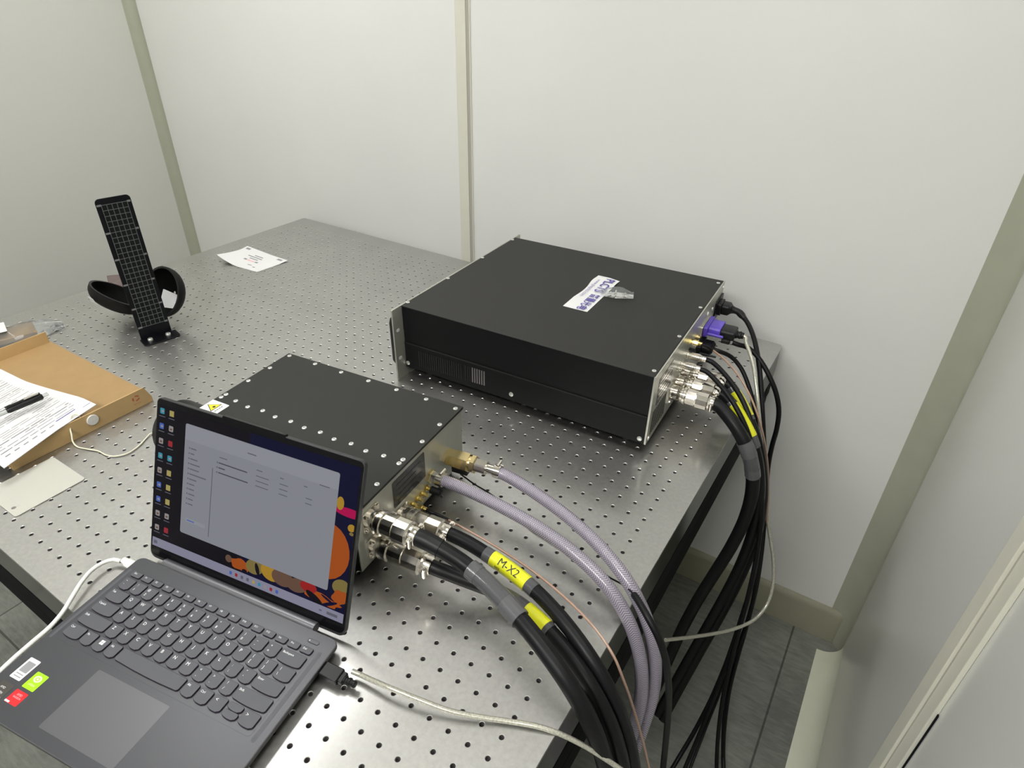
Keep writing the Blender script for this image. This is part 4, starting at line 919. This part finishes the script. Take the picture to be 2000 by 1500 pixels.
for j in range(nz + 1): mb.box(gx0, gx1, 14.6, 15.4, gz0 + j * chh - .45, gz0 + j * chh + .45)
for j in (0, 4, 9, 14, 19, 24):
    z = gz0 + j * chh; mb.box(gx0 - 8, gx0, 14.4, 15.4, z - 1.7, z + 1.7, 2); mb.box(gx1, gx1 + 6, 14.4, 15.4, z - 1.7, z + 1.7, 2)
mb.build('grid_face', ['grid', 'grid_pad', 'grid_tab'], br)
for x_ in (14, 50):
    mb = MB().rev([(0, 5.2), (3.5, 5.2), (4.5, 4.4)], 18, xf=axis_xf((x_, 2, 3), (0, 0, 1), (0, 1, 0))); mb.build('screw', 'screw', br)

# ---------------------------------------------------------------- open goggles case
case = thing('goggles_case', 'open black zip case splayed like a clam behind the upright bracket', 'case', (-993, 292, 0), 32)
def dish(sgn, tilt, lean, L=60, Wd=62, D=34):
    """half shell opening away from the hinge; local x away from the hinge"""
    out = MB(); n, m_ = 28, 8; vs = []
    for sh in (1.0, 0.92):
        for j in range(m_ + 1):
            ph = math.pi / 2 * j / m_
            for i in range(n):
                a = 2 * math.pi * i / n; rr = max(math.cos(ph), 0.02) ** .6
                vs.append((L * sh * rr * math.cos(a), Wd * sh * rr * math.sin(a), -D * sh * math.sin(ph) ** .9))
    fs = []; ms = []
    for s_ in range(2):
        o = s_ * (m_ + 1) * n
        for j in range(m_):
            for i in range(n):
                q = (o + j * n + i, o + j * n + (i + 1) % n, o + (j + 1) * n + (i + 1) % n, o + (j + 1) * n + i)
                fs.append(q if s_ else q[::-1]); ms.append(s_)
    o2 = (m_ + 1) * n
    for i in range(n): fs.append((i, (i + 1) % n, o2 + (i + 1) % n, o2 + i)); ms.append(2)
    fr_ = T(0, 0, 36) @ Matrix.Rotation(R(-tilt * sgn), 4, 'Y') @ T(sgn * L, 0, 0) @ Matrix.Rotation(R(lean), 4, 'X')
    out.add(vs, [], 0, fr_); out.f = [list(f) for f in fs]; out.m = ms
    return out
dish(-1, 30, -20).build('shell', ['case_cloth', 'case_in', 'rubber'], case, smooth=50)
dish(1, 42, 52, 55, 56).build('shell', ['case_cloth', 'case_in', 'rubber'], case, smooth=50)
MB().rev([(-20, 8), (-17, 12), (30, 12), (33, 8)], 16, xf=T(0, 4, 20) @ Matrix.Rotation(R(90), 4, 'Z')).build('hinge_fold', 'case_cloth', case)
CX = Matrix.Translation((-993, 292, 0)) @ Matrix.Rotation(R(32), 4, 'Z')
shell_l = dish(-1, 30, -20); rimc = CX @ (sum(shell_l.v[:28], Vector()) / 28); best = None
for fi, f in enumerate(shell_l.f):
    if shell_l.m[fi]: continue
    q = [CX @ shell_l.v[i] for i in f]; c_ = sum(q, Vector()) / 4; nn = (q[1] - q[0]).cross(q[3] - q[0]); nn.normalize(); v = c_ - CP
    if nn.dot(v) > 0: nn = -nn
    P3 = [sum(CR[r_][k] * v[k] for k in range(3)) for r_ in range(3)]; pp = (1000 + FOC * P3[0] / P3[2], 750 + FOC * P3[1] / P3[2])
    d_ = math.hypot(pp[0] - 180, pp[1] - 583) + (1000 if c_.z > 75 or (c_ - rimc).dot(nn) < 0 else 0)
    if best is None or d_ < best[0]: best = (d_, c_, nn)
_, c_, nn = best; ci = CX.inverted() @ (c_ + nn * 3.0); ni = CX.inverted().to_3x3() @ nn
mb = MB(); mb.box(0, .6, -11, 11, -7, 7, 0, axis_xf(ci, ni)); mb.build('white_tag', 'white_label', case)
# goggles and leaflet in the case
gg = thing('safety_goggles', 'pink tinted lens standing up out of the black case', 'goggles', tuple(at(234, 562, 62) - Vector((0, 0, 30))), 40)
mb = MB(); vs = []; fs = []; n = 10
for i in range(n + 1):
    a = R(-50 + 100 * i / n); vs += [(34 * math.sin(a), 14 * math.cos(a), 0), (36 * math.sin(a), 16 * math.cos(a), 24), (30 * math.sin(a), 13 * math.cos(a), 56)]
for i in range(n):
    for k in range(2): q = 3 * i + k; fs.append((q, q + 3, q + 4, q + 1))
mb.add(vs, fs); mb.build('lens', 'goggle', gg, smooth=60)
MB().tube(frames([Vector((34 * math.sin(R(a)), 15 * math.cos(R(a)), 0)) for a in range(-60, 61, 10)]), 3, 8).build('frame', 'rubber', gg)
bk = thing('booklet', 'folded white booklet tucked in the right half of the black case', 'booklet', tuple(at(322, 584, 58)), 30)
mb = MB(); mb.add([(-4, -22, -8), (26, -10, -18), (28, 20, -4), (-2, 8, 20), (-2, -20, -8.8), (28, -9, -19), (30, 21, -5), (0, 9, 19)], [(0, 1, 2, 3), (7, 6, 5, 4), (0, 4, 5, 1), (1, 5, 6, 2), (2, 6, 7, 3), (3, 7, 4, 0)]); mb.build('cover', 'white_label', bk)

# ---------------------------------------------------------------- papers, tray, card
lf = thing('leaflet', 'white printed leaflet with one lifted corner, alone near the far table corner', 'leaflet', (-1128, 655, 0))
c00, c10, c11, c01 = Vector((-1212, 607, 22)), Vector((-1033, 608, 1)), Vector((-1033, 709, 3)), Vector((-1213, 717, 1))
c00 = at(423, 497, 20); c10 = at(502, 531, 1); c11 = at(562, 508, 4); c01 = at(483, 480, 1)
def bil(u, v): return c00 * (1 - u) * (1 - v) + c10 * u * (1 - v) + c11 * u * v + c01 * (1 - u) * v
def lz(u, v):
    p = bil(u, v); p.z = 0.6 + 19.5 * max(0, 1 - u * 1.9) ** 1.8 * max(0, 1 - v * 1.25) ** 1.3 + 3 * max(0, u * 2 - 1) ** 2 * max(0, v * 2 - 1) ** 2; return p
mb = MB(); n = 16
def sheet(mb, fn_, n, th=.25, mi=0):
    vs = [fn_(i / n, j / n) for i in range(n + 1) for j in range(n + 1)]; w = n + 1
    fs = [(i * w + j, (i + 1) * w + j, (i + 1) * w + j + 1, i * w + j + 1) for i in range(n) for j in range(n)]
    mb.add(vs, fs, mi); mb.add([v - Vector((0, 0, th)) for v in vs], [f[::-1] for f in fs], mi)
sheet(mb, lz, n)
def pr(x0, x1, y0, y1, mi):
    mb.add([lz(x, y) + Vector((0, 0, .25)) for x, y in ((x0, y0), (x1, y0), (x1, y1), (x0, y1))], [(0, 1, 2, 3)], mi)
for (a, b, c_, d_) in ((.05, .15, .86, .94), (.82, .93, .86, .94)):
    pr(a, b, c_, d_, 1)
for k in range(3): pr(.40 - .1 * (k == 1), .60 + .04 * (k == 1), .70 - k * .09, .74 - k * .09, 1)
for k in range(4): pr(.34 + k * .09, .41 + k * .09, .40, .46, 2 if k in (1, 2) else 1)
pr(.58, .68, .22, .25, 1); pr(.74, .8, .16, .2, 1)
mb.build('sheet', ['paper', 'ink_grey', 'pink_print'], lf, world=True, smooth=60)

tray = thing('document_box', 'open kraft cardboard box holding printed sheets at the left of the table', 'box', (-884, 0, 0), 1.0)
tx0, tx1, ty0, ty1 = -190, 191, -127, 106
MB().prism([(tx0, ty0), (tx1 - 1, ty0), (tx1 - 1, ty1 - 6), (tx1 - 40, ty1 + 10), (tx0, ty1 + 14)], .3, 1.8).build('bottom', 'cardboard', tray)
def wall_panel(x, inner, nm, y0, y1, h, cham, two):
    mb = MB(); mb.prism([(y0, .3), (y1, .3), (y1, 10 if cham else h), (y1 - (9 if cham else 0), h), (y0 + 6, h), (y0, h - 6)], 0, 2.0, 0, xf=Matrix(((0, 0, 1, x), (1, 0, 0, 0), (0, 1, 0, 0), (0, 0, 0, 1))))
    return mb
mb = wall_panel(tx1 - 2, 0, 'w', ty0, ty1, 33, True, 0)
F3 = Matrix(((0, 0, 1, tx1 + .1), (1, 0, 0, 0), (0, 1, 0, 0), (0, 0, 0, 1)))
for k in range(3):
    a0 = 120 * k + 20; pts = [(79 + 7 * math.cos(R(a)), 20 + 5.5 * math.sin(R(a))) for a in range(a0, a0 + 96, 16)] + [(79 + 4.2 * math.cos(R(a)), 20 + 3.2 * math.sin(R(a))) for a in range(a0 + 80, a0 - 1, -16)]
    mb.prism(pts, 0, .15, 1, xf=F3)
mb.text('RECYCLE', 3.2, F3 @ T(79, 9.5, .2), 1)
mb.build('front_wall', ['kraft_lit', 'ink_red'], tray)
wall_panel(tx0, 0, 'w', ty0, ty1 + 12, 26, False, 0).build('back_wall', 'kraft_lit', tray)
mb = MB().rev([(0, 9.5), (1.6, 9.5), (2.2, 8.8)], 28, xf=axis_xf((tx1 + .2, 2, 20), (1, 0, 0)))
for q in (-1, 1): mb.rev([(2.2, 1), (2.5, 1)], 8, 1, xf=axis_xf((tx1 + .2, 2 + q * 2, 20), (1, 0, 0)))
mb.build('button', ['button', 'string'], tray, smooth=30)
st = px([(160, 818, 25), (153, 812, 34), (146, 809, 38), (140, 812, 38), (137, 822, 33), (137, 836, 24), (140, 850, 16), (142, 862, 8), (150, 872, 2.2), (170, 877, 2), (192, 881, 2), (208, 889, 2), (225, 891, 2), (250, 885, 2), (272, 870, 2), (286, 855, 2), (294, 847, 3), (306, 845, 3), (330, 850, 2)])
MB().tube(frames(spline(st, 3)), 1.15, 8).build('string', 'string', tray, world=False).matrix_parent_inverse = tray.matrix_world.inverted()
# string was built in world coordinates
so = [o for o in tray.children if o.name.startswith('string')][0]
for v in so.data.vertices: v.co.z += TZ / 1000

sh = thing('printed_sheets', 'printed white sheets lying in the kraft box, corner over its front wall', 'paper', (-830, -60, 3))
q00, q10, q11, q01 = at(-150, 960, 6), at(12, 922, 22), at(188, 790, 34.5), at(0, 719, 6)
q00 = q01 + (q10 - q11); q00.z = 6
def pz(u, v):
    p = q00 * (1 - u) * (1 - v) + q10 * u * (1 - v) + q11 * u * v + q01 * (1 - u) * v
    p.z = 4 + 30.6 * min(1, max(0, (u - .25) / .62)) ** 1.15 - (9 * max(0, u - .93) / .07 * max(0, .55 - v)) ; return p
mb = MB(); sheet(mb, pz, 18, .9)
rnd = random.Random(11)
def ln(u, v0, v1, w_, mi=1):
    n_ = 8
    for k in range(n_):
        a = v0 + (v1 - v0) * k / n_; b = v0 + (v1 - v0) * (k + 1) / n_
        mb.add([pz(x, y) + Vector((0, 0, .3)) for x, y in ((u, a), (u + w_, a), (u + w_, b), (u, b))], [(0, 1, 2, 3)], mi)
for k in range(34):
    u = .05 + k * .0262; a = .05 + rnd.random() * .05; 
    while a < .86:
        b = a + rnd.uniform(.05, .22); 
        if rnd.random() < .8: ln(u, a, min(b, .88), .0045 if k % 5 else .008, 1)
        a = b + .02
for k in range(6): ln(.945, .08 + k * .09, .13 + k * .09, .008, 1)
ln(.93, .62, .84, .006, 3); ln(.955, .9, .99, .003, 3)
mb.build('sheet', ['paper', 'ink_grey', 'pink_print', 'ink_blue'], sh, world=True, smooth=60)
pen_a, pen_b = at(-8, 812, 36), at(94, 769, 41)
pn = thing('pen', 'clear and black ballpoint pen lying across the printed sheets', 'pen', tuple(pen_a))
X = axis_xf(pen_a, pen_b - pen_a); Lp = (pen_b - pen_a).length
mb = MB().rev([(-40, 4), (Lp * .25, 4)], 16, xf=X); mb.build('barrel', 'film', pn, world=True)
MB().rev([(-30, 1.3), (Lp * .9, 1.3)], 10, xf=X).build('refill', 'white_plastic', pn, world=True)
mb = MB().rev([(Lp * .2, 4), (Lp * .24, 5.2), (Lp * .86, 5.6), (Lp * .89, 4.2)], 18, xf=X); mb.box(Lp * .2, Lp * .87, -1.8, 1.8, 6.5, 8, 0, X); mb.build('grip', 'plastic_black', pn, world=True)
MB().box(Lp * .56, Lp * .84, -2.2, 2.2, 8, 8.6, 0, X).build('clip', 'nickel', pn, world=True)
MB().rev([(Lp * .88, 3), (Lp, 3)], 14, xf=X).build('push_button', 'film', pn, world=True)
def ruler():
    t_ = thing('white_card', 'blank ivory card with a grey band and rounded corners, beside the kraft box', 'card', (-626, -122, 0), .5)
    mb = MB().prism(rrect(-48, 48, -50, 49, 5), .3, 1.5)
    mb.box(-47, 47, -30, -27, 1.45, 1.6, 1)
    for k in range(8): mb.box(-30 + k * 8, -29 + k * 8, -37 - (k % 2) * 1.5, -33, 1.45, 1.6, 1)
    mb.prism([(26 + 3.2 * math.cos(R(a)), -42 + 3.2 * math.sin(R(a))) for a in range(0, 360, 30)], 1.45, 1.62, 2)
    mb.build('card', ['card', 'card_line', 'hole'], t_)
ruler()
# plastic bag behind the tray
bg = thing('plastic_bag', 'crumpled clear plastic bag with brown card inside, beyond the kraft box', 'plastic bag', (-1150, 95, 0), 4)
def bag_sheet():
    mb = MB(); n, m_ = 26, 12; rnd = random.Random(5); vs = []; fs = []
    c = [at(-60, 640, 4), at(28, 690, 4), at(128, 642, 4), at(58, 606, 4)]
    # long axis from off frame to the right end
    A = at(-90, 690, 0); B_ = at(125, 636, 0); ax = (B_ - A); L_ = ax.length; ax.normalize(); pe = Vector((-ax.y, ax.x, 0))
    for i in range(n + 1):
        for j in range(m_ + 1):
            u, v = i / n, j / m_ - .5
            wdt = 95 * (1 - .5 * max(0, u - .72) / .28)
            h = 24 * (1 - (2 * v) ** 2) * min(1, (1 - u) * 3.2) + 3
            p = A + ax * (u * L_) + pe * (v * wdt + 8 * math.sin(u * 9)); h += rnd.uniform(-3.2, 3.2) if 0 < j < m_ else 0
            vs.append((p.x, p.y, max(1.0, h)))
    w = m_ + 1
    for i in range(n):
        for j in range(m_): fs.append((i * w + j, (i + 1) * w + j, (i + 1) * w + j + 1, i * w + j + 1))
    mb.add(vs, fs); mb.add([(x, y, .6) for x, y, z in vs], [f[::-1] for f in fs]); return mb, A, ax, pe, L_
mb, A, ax, pe, L_ = bag_sheet(); mb.v = [bg.matrix_world.inverted() @ (v / 1000 + Vector((0, 0, TZ / 1000))) * 1000 for v in mb.v]
mb.build('film', 'film', bg, smooth=28)
XB = Matrix(((ax.x, pe.x, 0, A.x), (ax.y, pe.y, 0, A.y), (0, 0, 1, 0), (0, 0, 0, 1)))
kc = MB().box(L_ * .2, L_ * .74, -30, 30, 3, 15, 0, XB).build('plastic_bag_contents', 'cardboard', None, bevel=2); tag(kc, 'brown cardboard piece inside the clear crumpled bag', 'cardboard')
kc.name = 'cardboard_piece'
wt = MB().box(L_ * .30, L_ * .50, -26, 26, 29, 29.8, 0, XB).build('paper_tag', 'paper', None); tag(wt, 'white paper tag on the clear bag at the left picture edge', 'tag')
